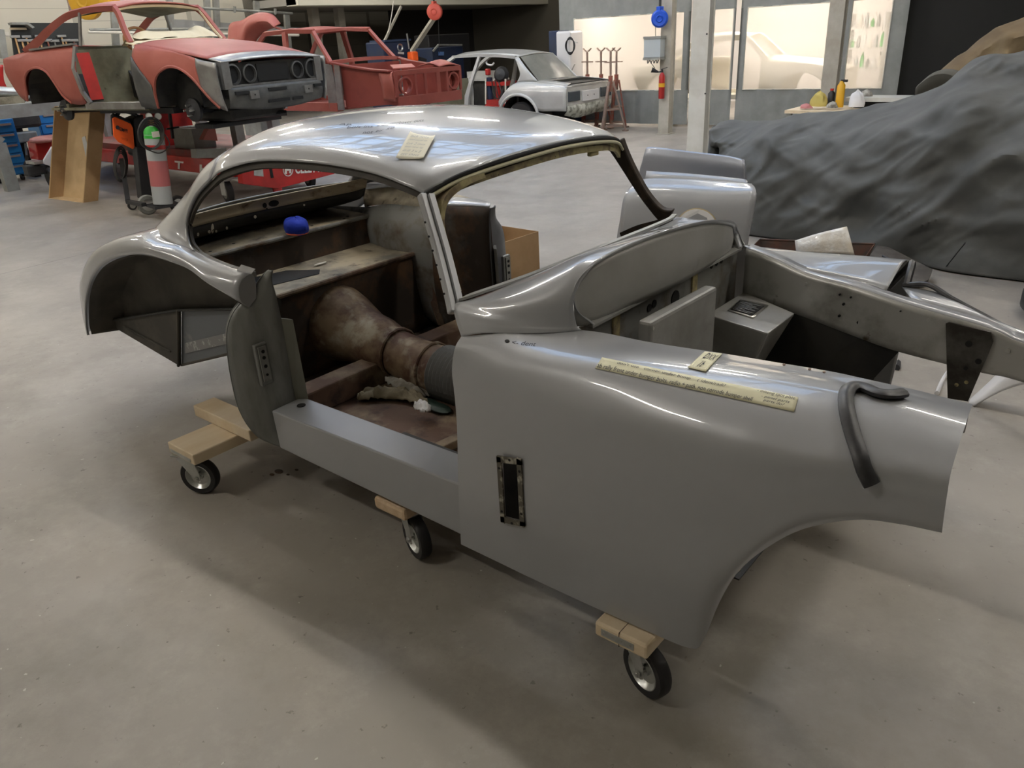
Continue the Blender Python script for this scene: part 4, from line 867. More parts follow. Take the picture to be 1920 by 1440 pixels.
# ---------------------------------------------------------------- columns
def hbeam(name, px, y, wpx, m, lab, z1=ZC):
    b0 = at(px, 100, y=y); b0.z = 0; wd = wpx
    o = thing(name, b0, lab, 'column', rz=HA)
    B().bx(-wd/2, wd/2, -.10, -.085, 0, z1).out('flange', m, o); B().bx(-wd/2, wd/2, .085, .10, 0, z1).out('flange', m, o)
    B().bx(wd/2-.03, wd/2-.015, -.085, .085, 0, z1).out('web', m, o); B().bx(-wd/2-.03, wd/2+.03, -.14, .14, 0, .012).out('base_plate', m, o)
    return o
c1 = hbeam('steel_column', 1316, 8.62, .25, post_w, 'tall cream painted steel column standing left of the grey tarpaulin')
c2 = hbeam('steel_column', 1252, 10.7, .19, post_m, 'cream steel column with the fire extinguisher, in front of the curtain')
c3 = hbeam('steel_column', 1563, 10.9, .22, post_m, 'grey steel column between two curtain windows behind the workbench')
B().cyl((.1, -.102, 1.62), (.1, -.108, 1.62), .012, 8).out('column_hole', hole_m, c1); B().cyl((.12, -.102, .85), (.12, -.108, .85), .012, 8).out('column_hole', hole_m, c1)
# ---------------------------------------------------------------- paint booth: curtains with clear windows
YC = 12.15
def cpt(px, py, dy=0): 
    n = V((-sin(HA), cos(HA), 0)); o = hall(0, YC+dy); d = ray(px, py); t = (o-CAM).dot(n)/d.dot(n); return CAM+d*t
win_m = bpy.data.materials.new('hazy_window_film'); win_m.use_nodes = True
nt = win_m.node_tree; nt.nodes.clear(); out = nt.nodes.new('ShaderNodeOutputMaterial'); mx = nt.nodes.new('ShaderNodeMixShader'); tr = nt.nodes.new('ShaderNodeBsdfTransparent'); tl = nt.nodes.new('ShaderNodeBsdfTranslucent')
tl.inputs[0].default_value = (.85, .80, .74, 1); mx.inputs[0].default_value = .36; tr.inputs[0].default_value = (.97, .94, .9, 1)
nt.links.new(tr.outputs[0], mx.inputs[1]); nt.links.new(tl.outputs[0], mx.inputs[2]); nt.links.new(mx.outputs[0], out.inputs[0])
wedge = mat('window_welt', (.6, .58, .52), .5)
def xh(px, py=120): return cpt(px, py)
def curtain(px0, px1, wins, lab):
    a = xh(px0); c = xh(px1); a.z = c.z = 0
    T_ = thing('plastic_curtain', (a+c)/2, lab, 'curtain'); ex = (c-a).normalized(); ZT = 3.4; zb, zt = .66, 1.98
    L_ = (c-a).length
    ws = [((xh(w0, 170)-a).dot(ex), (xh(w1, 170)-a).dot(ex)) for w0, w1 in wins]
    b = B(); N_ = int(L_/.08)+2
    def wave(s): return V((-ex.y, ex.x, 0))*(.018*sin(s*9)+.012*sin(s*23+1))
    def strip(s0, s1, z0, z1):
        k = max(2, int((s1-s0)/.06)); pts = [a+ex*(s0+(s1-s0)*i/k)+wave(s0+(s1-s0)*i/k) for i in range(k+1)]
        n0 = len(b.v); vs = [p+V((0, 0, z0)) for p in pts]+[p+V((0, 0, z1)) for p in pts]
        b.add(vs, [(i, i+1, k+2+i, k+1+i) for i in range(k)])
    strip(0, L_, .05, zb); strip(0, L_, zt, ZT); s = 0
    for w0, w1 in ws: strip(s, w0, zb, zt); s = w1
    if L_-s > .02: strip(s, L_, zb, zt)
    b.out('curtain_sheet', curtain_m, T_, smooth=True)
    for w0, w1 in ws:
        P0 = [a+ex*w0+V((0, 0, zb)), a+ex*w1+V((0, 0, zb)), a+ex*w1+V((0, 0, zt)), a+ex*w0+V((0, 0, zt))]
        f = B().add(P0, [(0, 1, 2, 3)]).out('clear_window', win_m, T_); B().tube(P0, .012, 6, closed=True).out('window_edge', wedge, f)
    return T_
curtain(1050, 1292, [(1078, 1278)], 'grey plastic curtain with one wide clear window behind the jack stands')
curtain(1297, 1374, [(1320, 1367)], 'narrow grey plastic curtain panel with a slim clear window right of the cream column')
curtain(1383, 1690, [(1392, 1552), (1580, 1652)], 'wide grey plastic curtain with two clear windows above the workbench')
bt = hall(0, YC); bx0 = xh(1050); bx1 = xh(1690)
# booth room behind
def brm(x0, x1, y0, y1, z0, z1, nm, m): return struct(hbox(x0, x1, y0, y1, z0, z1).out(nm, m))
booth_w = mat('booth_white', (.80, .77, .74), .7)
hx0 = bx0.x*cos(HA)+bx0.y*sin(HA); hx1 = bx1.x*cos(HA)+bx1.y*sin(HA)
brm(hx0+.05, hx0+.15, YC+.2, 17.5, 0, 4.2, 'wall_booth_left', booth_w); brm(hx1-.2, hx1-.1, YC+.2, 17.5, 0, 4.2, 'wall_booth_right', booth_w)
brm(hx0, hx1, 17.5, 17.6, 0, 4.2, 'wall_booth_back', booth_w); brm(hx0, hx1, YC, 17.6, 4.1, 4.2, 'ceiling_booth', booth_w)
brm(hx0, hx1, YC-.05, YC+.05, 3.3, ZC, 'trim_10', curtain_m)
brm(hx1-.1, 12, YC+.2, YC+.5, 0, ZC, 'wall_black', black_wall)
def booth_light(x, y, z, L_=1.5):
    t = thing('booth_light', hall(x, y, z), 'glowing fluorescent fitting inside the curtained booth', 'ceiling light', 'booth light fittings', rz=HA)
    B().bx(-L_/2, L_/2, -.1, .1, .03, .08).out('housing', lgrey, t); B().bx(-L_/2, L_/2, -.08, .08, 0, .03).out('diffuser', mat('booth_glow', (1, 1, 1), .4, emis=(1, .93, .85), estr=20), t); return t
for x, y, z, t in ((hx0+1.2, 13.5, 2.6, 'front row, left'), (hx0+3.2, 13.6, 2.55, 'front row, middle'), (hx1-1.6, 13.4, 2.12, 'front row, right'), (hx0+3, 16, 3.2, 'back row, left'), (hx1-1.5, 16, 3.2, 'back row, right')):
    booth_light(x, y, z)['label'] = 'glowing tube fitting inside the curtained booth, '+t
# bottles on the shelf at the right of the booth
SH = thing('storage_rack', cpt(1625, 170, 2.6)*1, 'steel rack of bottles seen through the right curtain window', 'shelf'); SH.location.z = 0; OFF[SH.name] = SH.location.copy()
L0 = cpt(1590, 100, 2.6); L1 = cpt(1660, 100, 2.6); ex = (L1-L0); ex.z = 0; exn = ex.normalized(); ey = V((-exn.y, exn.x, 0))
for z in (.5, .85, 1.2, 1.55): B().bar([V((L0.x, L0.y, z)), V((L1.x, L1.y, z))], .35, .03).out('shelf', lgrey, SH)
for s in (0, 1):
    p = L0 if s == 0 else L1; B().bx(p.x-.02, p.x+.02, p.y-.17, p.y+.17, 0, 1.8).out('upright', lgrey, SH)
bm_ = [bone, cyl_grey, green_lab, grey_st, whitepaint]
k = 0
for zi_, z in enumerate((.865, 1.215, 1.565)):
    for i in range(6):
        p = L0+exn*(ex.length*(i+.6)/6.4); h = .14+.06*((i*7+zi_*3) % 3)
        o = B().lathe([(0, 0), (.035, 0), (.035, h*.7), (.014, h*.85), (.014, h), (0, h)], (p.x, p.y, z), n=12).out('bottle', bm_[(i+zi_*2) % 5], None, smooth=True)
        tag(o, 'hazy bottle on the %s shelf of the booth rack, %s' % (('lower', 'middle', 'upper')[zi_], ('leftmost', 'second from the left', 'third from the left', 'third from the right', 'second from the right', 'rightmost')[i]), 'bottle', ['bottles on the lower rack shelf', 'bottles on the middle rack shelf', 'bottles on the upper rack shelf'][zi_])
# things in front of the booth
def lpt(px, py, y): return at(px, py, y=y)
FE = thing('fire_extinguisher', lpt(1240, 160, 10.5), 'red fire extinguisher hanging on the cream column by the curtain', 'fire extinguisher')
p = lpt(1240, 185, 10.52); q = lpt(1241, 136, 10.52); h = q.z-p.z
B().lathe([(0, 0), (.045, 0), (.052, .01), (.052, h*.85), (.04, h*.93), (.018, h), (0, h)], p, n=24).out('cylinder', red_paint, FE, smooth=True)
B().lathe([(.0535, h*.45), (.0535, h*.6)], p, n=24).out('label', yellow, FE); B().cyl(p+V((0, 0, h)), p+V((0, 0, h+.05)), .018, 10).out('valve', steel_dark, FE)
B().bar([p+V((-.02, 0, h+.05)), p+V((.10, 0, h+.08))], .015, .01).out('handle', steel_dark, FE)
B().tube(spl([p+V((0, 0, h+.02)), p+V((-.08, -.02, h+.01)), lpt(1228, 132, 10.45)], 5), .01, 8).out('hose', steel_dark, FE)
B().cyl(lpt(1234, 135, 10.45), lpt(1222, 131, 10.4), .015, 16, .045).out('horn', steel_dark, FE)
CBX = thing('control_box', lpt(1226, 90, 10.45), 'light grey control cabinet with small plugs hung beside the cream column', 'control box')
a = lpt(1211, 108, 10.5); c = lpt(1243, 72, 10.5)
B().bx(a.x, c.x, 10.42, 10.58, a.z, c.z).out('cabinet', mat('box_bluegrey', (.45, .49, .5), .4), CBX, bevel=.008); B().bx(a.x-.01, c.x+.01, 10.41, 10.59, c.z, c.z+.04).out('lid', grey_st, CBX); B().bx(a.x-.01, c.x+.01, 10.41, 10.59, a.z-.04, a.z).out('bottom_rail', grey_st, CBX)
for k in range(4): B().tube(spl([V((a.x+.06+.06*k, 10.45, a.z-.03)), V((a.x+.08+.06*k, 10.43, a.z-.09)), V((a.x+.1+.06*k, 10.45, a.z-.04))], 4), .008, 6).out('plug', steel_dark, CBX)
B().tube([V((a.x+.08, 10.45, a.z-.03)), lpt(1228, 128, 10.45)], .006, 6).out('lead', steel_dark, CBX)
def reel(c, r, m, lab, ax=(.5, -1, 0), hang=True):
    R_ = thing('hose_reel', c, lab, 'hose reel'); ax = V(ax).normalized()
    B().lathe([(0, -.07), (r*.8, -.075), (r, -.045), (r, .045), (r*.8, .075), (0, .07)], c, ax, 28).out('drum', m, R_, smooth=True)
    B().lathe([(r*.25, .075), (r*.35, .09), (r*.45, .075)], c, ax, 20).out('hub', m, R_); B().box(c+V((0, 0, r*.9)), (.08, .12, .12)).out('bracket', m, R_, bevel=.01)
    if hang: B().box(c+V((0, .0, (ZC-c.z+r)/2)), (.03, .03, ZC-c.z-r)).out('hanger', steel_dark, R_)
    return R_
r1 = reel(lpt(1237, 35, 10.45), .14, blue_pl, 'blue hose reel on the cream column above the control cabinet'); B().tube([lpt(1229, 50, 10.45), lpt(1229, 70, 10.45)], .006, 6).out('lead', steel_dark, r1)
r2 = reel(at(815, 22, x=-13.2), .19, redreel, 'faded red hose reel hanging in front of the dark recess'); B().tube([at(822, 35, x=-13.2), at(824, 100, x=-13.2)], .006, 6).out('lead', steel_dark, r2)
r3 = reel(at(160, 0, x=-13), .30, yellow, 'big yellow hose reel hanging above the red primed coupe roof'); reel3b = B().box(at(195, 6, x=-13), (.35, .45, .26)).out('motor_cover', yellow, r3, bevel=.06)
# charging pillar
PC = thing('machine_pillar', lpt(1060, 200, 11.2)*1, 'navy and white machine pillar with a coiled hose in front of the curtain edge', 'machine'); PC.location.z = 0; OFF[PC.name] = PC.location.copy()
a = lpt(1036, 150, 11.2); c = lpt(1050, 57, 11.2); d = lpt(1077, 57, 11.2)
B().bx(a.x, c.x+.02, 11.1, 11.5, 0, c.z).out('side_cabinet', navy, PC, bevel=.02); B().bx(c.x, d.x, 11.05, 11.5, .9, d.z).out('front_panel', whitepaint, PC, bevel=.04); B().bx(c.x, d.x, 11.07, 11.5, 0, .9).out('lower_cabinet', navy, PC, bevel=.02)
for k in range(4): B().tube([lpt(1069+cos(t)*(7+k*.6), 86+sin(t)*(16-k*1.0), 11.0-.01*k) for t in [2*pi*i/24 for i in range(24)]], .012, 6, closed=True).out('hose_coil', steel_dark, PC, smooth=True)
B().tube(spl([lpt(1076, 78, 11.0), lpt(1083, 80, 10.95)], 3), .012, 6).out('hose_end', lgrey, PC); B().tube(spl([lpt(1078, 120, 11.0), lpt(1072, 135, 11.0), lpt(1078, 148, 11.0)], 4), .012, 6).out('chain', bolt_m, PC)
# jack stands
def jack(px, ytop, y, lab, s=1, R=.19):
    c = lpt(px, ytop, y); zt = c.z; J = thing('jack_stand', V((c.x, c.y, 0)), lab, 'jack stand'); c = V((c.x, c.y, 0)); hb = zt*.62
    for k in range(3):
        a = 2*pi*k/3+.5; f = c+V((cos(a)*R, sin(a)*R, 0)); B().bar([f+V((0, 0, .03)), c+V((cos(a)*.05, sin(a)*.05, hb))], .045, .03).out('leg', red_rust if s else brown_st, J)
        B().box(f+V((0, 0, .012)), (.09, .09, .024)).out('foot', brown_st, J); a2 = 2*pi*(k+1)/3+.5
        for t in (.12, .45): B().bar([c+V((cos(a)*(R-(R-.05)*t), sin(a)*(R-(R-.05)*t), hb*t)), c+V((cos(a2)*(R-(R-.05)*t), sin(a2)*(R-(R-.05)*t), hb*t))], .03, .03).out('brace', brown_st, J)
    B().cyl(c+V((0, 0, hb*.8)), c+V((0, 0, hb+.1)), .04, 12).out('sleeve', red_rust, J); B().cyl(c+V((0, 0, hb)), c+V((0, 0, zt-.03)), .02, 10).out('post', brown_st, J)
    B().bar([c+V((-.13, 0, zt*.85)), c+V((.13, 0, zt*.85))], .02, .02).out('handle', brown_st, J)
    B().bar([c+V((-.09, 0, zt+.03)), c+V((-.03, 0, zt-.02)), c+V((.03, 0, zt-.02)), c+V((.09, 0, zt+.03))], .04, .015).out('saddle', brown_st, J)
jack(1101, 94, 11.35, 'tall rusty jack stand, leftmost of the four behind the pale saloon boot'); jack(1127, 93, 11.3, 'tall rusty jack stand, second from the left by the curtain')
jack(1145, 93, 10.7, 'tall brown jack stand, third from the left, feet on the open floor', 0, .28); jack(1156, 93, 11.28, 'tall red jack stand, rightmost of the four by the curtain')
# workbench by the curtain
WB = thing('workbench', lpt(1560, 200, 9.2)*1, 'low workbench crowded with bottles and cloths behind the grey tarpaulin', 'workbench'); WB.location.z = 0; OFF[WB.name] = WB.location.copy()
a = at(1473, 205, z=.62); c = at(1645, 200, z=.62); zt = .62
a = lpt(1474, 206, 8.6); c = lpt(1668, 190, 8.6); zt = a.z
B().bx(a.x, a.x+1.35, 8.55, 9.3, zt-.04, zt).out('bench_top', pine, WB)
zz = lpt(1620, 183, 8.9).z; B().bx(lpt(1585, 183, 8.9).x, c.x+.1, 8.9, 9.3, zz-.05, zz).out('raised_shelf', lgrey, WB); B().bx(lpt(1600, 183, 8.9).x, c.x+.05, 8.95, 9.3, zt, zz-.05).out('shelf_box', hole_m, WB)
for x in (a.x+.05, a.x+1.25):
    for y in (8.6, 9.25): B().bx(x-.03, x+.03, y-.03, y+.03, 0, zt-.04).out('leg', grey_st, WB)
def lump(px0, py0, px1, py1, y, name, m, lab, cat, seed):
    p = lpt((px0+px1)/2, py1, y); rx = (lpt(px1, py1, y)-lpt(px0, py1, y)).length/2; h = lpt(px0, py0, y).z-lpt(px0, py1, y).z; rows = []
    for j in range(7):
        t = j/6; rad = sqrt(max(0, 1-t**2.2))
        rows.append([p+V((cos(a)*rx*rad*(1+.3*noise.noise(V((cos(a)*1.5, sin(a)*1.5+seed, t*2)))), sin(a)*rx*.7*rad*(1+.3*noise.noise(V((cos(a)*1.5, seed, t*3)))), h*t*(1+.25*noise.noise(V((cos(a)*2, sin(a)*2, seed)))))) for a in [2*pi*k/14 for k in range(15)]])
    return tag(B().net(rows, 2, 2).out(name, m, None, smooth=True), lab, cat)
lump(1520, 172, 1550, 199, 8.75, 'yellow_cloth', yellow_cloth, 'crumpled yellow cloth on the left of the workbench', 'cloth', 3)
lump(1590, 170, 1620, 200, 8.75, 'white_cloth', white_cloth, 'crumpled white cloth on the workbench right of the yellow bottle', 'cloth', 8)
lump(1612, 168, 1636, 184, 9.1, 'grey_cloth', rag_m, 'pile of grey rags on the raised shelf of the workbench', 'cloth', 11)
lump(1500, 194, 1522, 203, 8.7, 'red_cloth', mat('pink_cloth', (.5, .2, .2), .8), 'small reddish rag pile at the left end of the workbench', 'cloth', 14)
lump(1550, 190, 1570, 202, 8.65, 'white_rag', rag_m, 'small pale rag in front of the dark bottle on the workbench', 'cloth', 16)
p = lpt(1573, 201, 8.8); h = lpt(1573, 150, 8.8).z-p.z
o = B().lathe([(0, 0), (.05, 0), (.052, .02), (.05, h*.8), (.03, h*.88), (.025, h*.95), (0, h)], p, n=20).out('spray_bottle', yellow, None, smooth=True); tag(o, 'tall yellow bottle standing on the workbench', 'bottle')
B().box(p+V((.03, 0, h*.97)), (.08, .03, .03)).out('nozzle', steel_dark, o)
p = lpt(1557, 196, 8.9); h = lpt(1557, 166, 8.9).z-p.z
o = B().lathe([(0, 0), (.045, 0), (.045, h*.7), (.02, h*.85), (.02, h*.9)], p, n=18).out('dark_bottle', steel_dark, None, smooth=True); tag(o, 'dark bottle with red cap beside the tall yellow bottle', 'bottle'); B().cyl(p+V((0, 0, h*.88)), p+V((0, 0, h)), .024, 12).out('cap', red_paint, o)
# electrics above the far right

# ---------------------------------------------------------------- background cars
def mx_(rows): return [[(p[0], -p[1], p[2]) for p in r] for r in rows]
def sidew(z):
    t = [(.2, .70), (.35, .745), (.5, .765), (.68, .77), (.8, .745), (.9, .69), (1.0, .66)]
    for (a, b_), (c, d) in zip(t, t[1:]):
        if z <= c: return b_+(d-b_)*max(0, (z-a))/(c-a)
    return .66
def skin(cols, s, name, m, par, nr=8, k=1.0, split=None):
    rows = []
    for xb, zb, xt, zt in cols:
        rows.append([(xb+(xt-xb)*j/nr, s*k*sidew(zb+(zt-zb)*j/nr), zb+(zt-zb)*j/nr) for j in range(nr+1)])
    return B().net(rows, 3, 1).out(name, m, par, smooth=True, sol=.012)
def well(par, cx, cz, r, s, y1=.735, y0=.25, zb=-.05, m=None):
    n = 18; pts = [(cx+cos(pi*k/n)*r, cz+sin(pi*k/n)*r) for k in range(n+1)]; pts = [(cx+r, cz+zb)]+pts+[(cx-r, cz+zb)]; N_ = len(pts)
    vs = [(x, s*y1, z) for x, z in pts]+[(x, s*y0, z) for x, z in pts]
    return B().add(vs, [(i, i+1, N_+i+1, N_+i) for i in range(N_-1)]+[tuple(range(N_, 2*N_))]).out('inner_arch', m or black_in, par)
# red primed coupe on the straightening bench
CP = thing('primed_coupe', (-6.08, 3.075, .925), 'red primed classic coupe shell with bare metal nose, raised on the bench', 'car', rz=radians(8.5))
rearc = [(-3.90, .78, -3.93, .84), (-3.88, .68, -3.86, .855), (-3.80, .52, -3.78, .865), (-3.72, .40, -3.70, .875), (-3.62, .36, -3.62, .88), (-3.56, .46, -3.56, .885), (-3.51, .60, -3.50, .89), (-3.38, .70, -3.38, .90), (-3.2, .73, -3.2, .91), (-3.02, .69, -3.02, .92), (-2.91, .58, -2.9, .93), (-2.82, .42, -2.78, .935), (-2.70, .33, -2.62, .94), (-2.55, .31, -2.48, .94), (-2.42, .32, -2.40, .94)]
frontc = [(-1.40, .30, -1.36, .90), (-1.25, .28, -1.25, .895), (-1.14, .27, -1.13, .885), (-1.10, .42, -1.08, .875), (-1.04, .55, -1.02, .87), (-.93, .635, -.93, .855), (-.75, .68, -.75, .83), (-.58, .65, -.58, .80), (-.44, .57, -.44, .77), (-.33, .46, -.34, .745)]
nosec = [(-.33, .46, -.34, .745), (-.24, .36, -.25, .725), (-.15, .27, -.15, .71), (-.06, .24, -.05, .695)]
for s in (-1, 1):
    skin(rearc, s, 'rear_wing', primer, CP); skin(frontc, s, 'front_wing', primer, CP); skin(nosec, s, 'bare_nose_side', bare, CP)
    skin([(-1.405, .29, -1.37, .80), (-1.25, .27, -1.27, .69), (-1.15, .262, -1.17, .58), (-1.115, .38, -1.11, .5)], s*1.012, 'grey_repair', darkgrey_m, CP)
    for cx in (-.75, -3.2):
        well(CP, cx, .33 if cx > -1 else .37, .365, s)
    for cc_ in (rearc[4:13], frontc[2:]+nosec[1:3]): B().tube(spl([(q_[0], s*(sidew(q_[1])+.003), q_[1]) for q_ in cc_], 3), .016, 6).out('arch_lip', primer, CP, smooth=True)
    b = B().bx(-2.45, -1.36, s*.60, s*.74, .26, .33).out('sill', bare, CP); B().bx(-2.45, -1.1, s*.45, s*.58, .20, .26).out('sill_lower', steel_dark, CP)
    B().bar([(-2.41, s*.70, .93), (-2.44, s*.77, .7), (-2.40, s*.76, .45), (-2.33, s*.74, .33)], .05, .03, up=(0, 1, 0)).out('door_pillar_edge', bare, CP)
    B().add([(-2.40, s*.72, .86), (-2.34, s*.60, .86), (-2.28, s*.60, .36), (-2.34, s*.72, .36)], [(0, 1, 2, 3)]).out('shut_face', red_paint, CP, sol=.01)
    B().bar([(-1.36, s*.70, .90), (-1.37, s*.74, .6), (-1.36, s*.73, .33)], .03, .02, up=(0, 1, 0)).out('hinge_edge', bone if s < 0 else bare, CP)
    B().bar(spl([(-1.50, s*.63, .92), (-1.60, s*.60, 1.06), (-1.70, s*.56, 1.22), (-1.78, s*.54, 1.29)], 4), .07, .04, up=(0, 1, .3)).out('windscreen_pillar', primer, CP, smooth=True)
    B().bar(spl([(-3.50, s*.66, .90), (-3.20, s*.64, 1.02), (-2.95, s*.61, 1.135), (-2.65, s*.57, 1.245), (-2.32, s*.545, 1.29), (-2.0, s*.54, 1.295), (-1.75, s*.54, 1.285)], 4), [.10, .10, .09, .09, .085, .08, .08, .08, .075, .075, .07, .07, .07, .07, .065, .06, .06, .06, .06, .06, .06, .06, .06, .06, .06], .04, up=(0, 1, .5)).out('cant_rail', primer if True else bare, CP, smooth=True)
    B().bar([(-2.42, s*.63, .93), (-2.40, s*.555, 1.28)], .035, .02, up=(0, 1, 0)).out('centre_pillar', bare, CP)
    B().bar([(-3.35, s*.68, .925), (-2.45, s*.68, .955)], .06, .02).out('window_sill', bare, CP)
B().net([[(-1.72, -.53, 1.285), (-1.70, -.3, 1.325), (-1.68, 0, 1.335), (-1.70, .3, 1.325), (-1.72, .53, 1.285)], [(-2.05, -.54, 1.30), (-2.05, -.3, 1.36), (-2.05, 0, 1.375), (-2.05, .3, 1.36), (-2.05, .54, 1.30)], [(-2.4, -.55, 1.295), (-2.4, -.3, 1.36), (-2.4, 0, 1.38), (-2.4, .3, 1.36), (-2.4, .55, 1.295)], [(-2.68, -.57, 1.245), (-2.72, -.3, 1.32), (-2.74, 0, 1.34), (-2.72, .3, 1.32), (-2.68, .57, 1.245)]], 4, 4).out('roof', primer, CP, smooth=True, sol=.015)
B().net([[(-1.74, -.53, 1.265), (-1.72, 0, 1.31), (-1.74, .53, 1.265)], [(-2.68, -.55, 1.225), (-2.72, 0, 1.31), (-2.68, .55, 1.225)]], 3, 4).out('roof_lining', greenish, CP, smooth=True)
B().tube(spl([(-1.50, -.60, .94), (-1.60, -.575, 1.06), (-1.70, -.54, 1.22), (-1.74, -.48, 1.28), (-1.72, 0, 1.31), (-1.74, .48, 1.28), (-1.70, .54, 1.22), (-1.60, .575, 1.06), (-1.50, .60, .94)], 5), .018, 6).out('screen_frame', ivory, CP, smooth=True)
B().net([[(-.05, -.69, .695), (-.04, -.3, .715), (-.04, 0, .72), (-.04, .3, .715), (-.05, .69, .695)], [(-.22, -.70, .73), (-.22, -.4, .765), (-.22, 0, .775), (-.22, .4, .765), (-.22, .70, .73)]], 3, 4).out('bare_nose_top', bare, CP, smooth=True, sol=.012)
B().net([[(-.22, -.70, .73), (-.22, -.4, .765), (-.22, 0, .775), (-.22, .4, .765), (-.22, .70, .73)], [(-.6, -.72, .80), (-.6, -.45, .85), (-.6, 0, .865), (-.6, .45, .85), (-.6, .72, .80)], [(-1.0, -.71, .865), (-1.0, -.45, .90), (-1.0, 0, .915), (-1.0, .45, .90), (-1.0, .71, .865)], [(-1.36, -.69, .90), (-1.36, -.45, .935), (-1.36, 0, .95), (-1.36, .45, .935), (-1.36, .69, .90)]], 4, 4).out('bonnet', primer, CP, smooth=True, sol=.012)
B().net([[(-1.36, -.69, .90), (-1.36, -.4, .938), (-1.33, 0, .955), (-1.36, .4, .938), (-1.36, .69, .90)], [(-1.55, -.66, .93), (-1.50, -.4, .95), (-1.46, 0, .96), (-1.50, .4, .95), (-1.55, .66, .93)]], 3, 4).out('scuttle_panel', ivory, CP, smooth=True, sol=.012)
B().net([[(-3.93, -.72, .84), (-3.95, 0, .86), (-3.93, .72, .84)], [(-3.6, -.69, .89), (-3.6, 0, .93), (-3.6, .69, .89)], [(-3.45, -.67, .90), (-3.42, 0, .95), (-3.45, .67, .90)]], 3, 4).out('boot_lid', primer, CP, smooth=True, sol=.012)
B().add([(-3.93, -.73, .84), (-3.93, .73, .84), (-3.72, .70, .42), (-3.72, -.70, .42)], [(0, 1, 2, 3)]).out('tail', primer, CP, sol=.012)
# front face: dark panel with four lamp rings, valance
fp = B().add([(-.10, -.70, .685), (-.10, .70, .685), (-.10, .70, .44), (-.10, -.70, .44)], [(0, 1, 2, 3)]).out('front_panel', black_in, CP, sol=.01)
for y, r in ((-.56, .095), (-.34, .085), (.34, .085), (.56, .095)):
    lr = B().lathe([(r, -.03), (r*1.08, .03), (r*.9, .035), (r*.86, -.03)], (-.09, y, .575), (1, 0, 0), 28).out('lamp_ring', darkgrey_m, CP, smooth=True)
    B().cyl((-.092, y, .575), (-.085, y, .575), r*.86, 24).out('lamp_opening', hole_m, lr)
B().bx(-.12, -.085, -.22, .22, .49, .66).out('grille_opening', hole_m, CP)
B().bx(-.10, -.06, -.62, .62, .455, .475).out('lamp_shelf', bare, CP)
B().net([[(-.06, -.66, .45), (-.03, -.3, .455), (-.03, 0, .455), (-.03, .3, .455), (-.06, .66, .45)], [(-.05, -.67, .35), (-.01, -.3, .34), (-.01, 0, .335), (-.01, .3, .34), (-.05, .67, .35)], [(-.08, -.66, .26), (-.05, -.3, .22), (-.05, 0, .21), (-.05, .3, .22), (-.08, .66, .26)]], 4, 4).out('front_valance', darkgrey_m, CP, smooth=True, sol=.012)
for y in (-.38, .40): 
    o = B().bx(-.02, .005, y-.06, y+.06, .33, .41).out('mount_pad', bare, CP); B().cyl((.005, y, .37), (.008, y, .37), .008, 8).out('pad_hole', hole_m, o)
for y0, y1, z in ((-.62, -.45, .40), (-.18, .08, .405), (-.20, .10, .29), (.15, .3, .29), (.5, .62, .40)): B().bx(-.02, .0, y0, y1, z-.015, z+.015).out('valance_slot', hole_m, CP)
for s in (-1, 1): B().bx(-.14, -.05, s*.60, s*.70, .44, .70).out('lamp_corner', bare, CP)
B().bx(-1.1, -.40, -.38, .38, .10, .24).out('subframe', black_in, CP, bevel=.03); B().box((-.75, 0, .06), (.3, 1.0, .05)).out('crossmember', steel_dark, CP, bevel=.01); B().cyl((-.9, -.3, .1), (-.35, .35, .12), .03, 8).out('track_rod', steel_dark, CP)
# cabin inside
B().bx(-3.3, -1.4, -.66, .66, .24, .27).out('floor', greenish, CP); B().bx(-3.3, -1.36, .62, .66, .27, .93).out('far_side_wall', greenish, CP)
B().bx(-1.40, -1.34, -.64, .64, .27, .92).out('bulkhead', greenish, CP); B().bx(-3.0, -2.95, -.64, .64, .27, .93).out('rear_bulkhead', greenish, CP); B().bx(-3.5, -2.95, -.64, .64, .9, .93).out('parcel_shelf', greenish, CP)
B().tube(spl([(-2.25, .60, .62), (-2.05, .60, .72), (-1.8, .60, .72), (-1.6, .60, .64)], 5), .012, 6).out('wiring_pipe', steel_dark, CP)
B().tube([(-2.2, .1, .30), (-1.6, .1, .32), (-1.4, .1, .4)], .10, 10).out('tunnel', tunnel_m, CP, smooth=True)
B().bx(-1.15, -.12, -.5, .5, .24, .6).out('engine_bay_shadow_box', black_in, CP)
for x in (-.72, -3.07):
    for s in (-1, 1):
        h = B().lathe([(0, -.06), (.07, -.06), (.12, -.03), (.12, .0), (.05, .02), (.03, .06), (0, .06)], (x, s*.62, .24), (0, s, 0), 20).out('wheel_hub', steel_dark, CP, smooth=True)
        for k in range(4): B().cyl((x+.05*cos(k*pi/2), s*.64, .24+.05*sin(k*pi/2)), (x+.05*cos(k*pi/2), s*.70, .24+.05*sin(k*pi/2)), .010, 8).out('wheel_stud', bolt_m, h)
        B().cyl((x, 0, .22), (x, s*.6, .24), .04, 10).out('axle', steel_dark, CP)
DC = thing('dust_cover', (-6.08, 3.075, .93), 'ivory cloth cover heaped on the dashboard of the red coupe', 'cloth', rz=radians(8.5))
rows = []
for i in range(9):
    x = -1.66+.18*sin(0)*0
    y = -.52+i*.13; zz = .965+(.07+.05*noise.noise(V((i*1.3, 2, 1))))*(1 if 0 < i < 8 else .3)+(.05 if i >= 7 else 0)
    rows.append([(-1.46, y, .958), (-1.54, y, zz-.02), (-1.64, y, zz), (-1.76, y, zz-.03), (-1.82, y, .90)])
B().net(rows, 3, 3, fn=lambda p: p+V((0, 0, .02*noise.noise(p*9)))).out('cloth', ivory, DC, smooth=True)
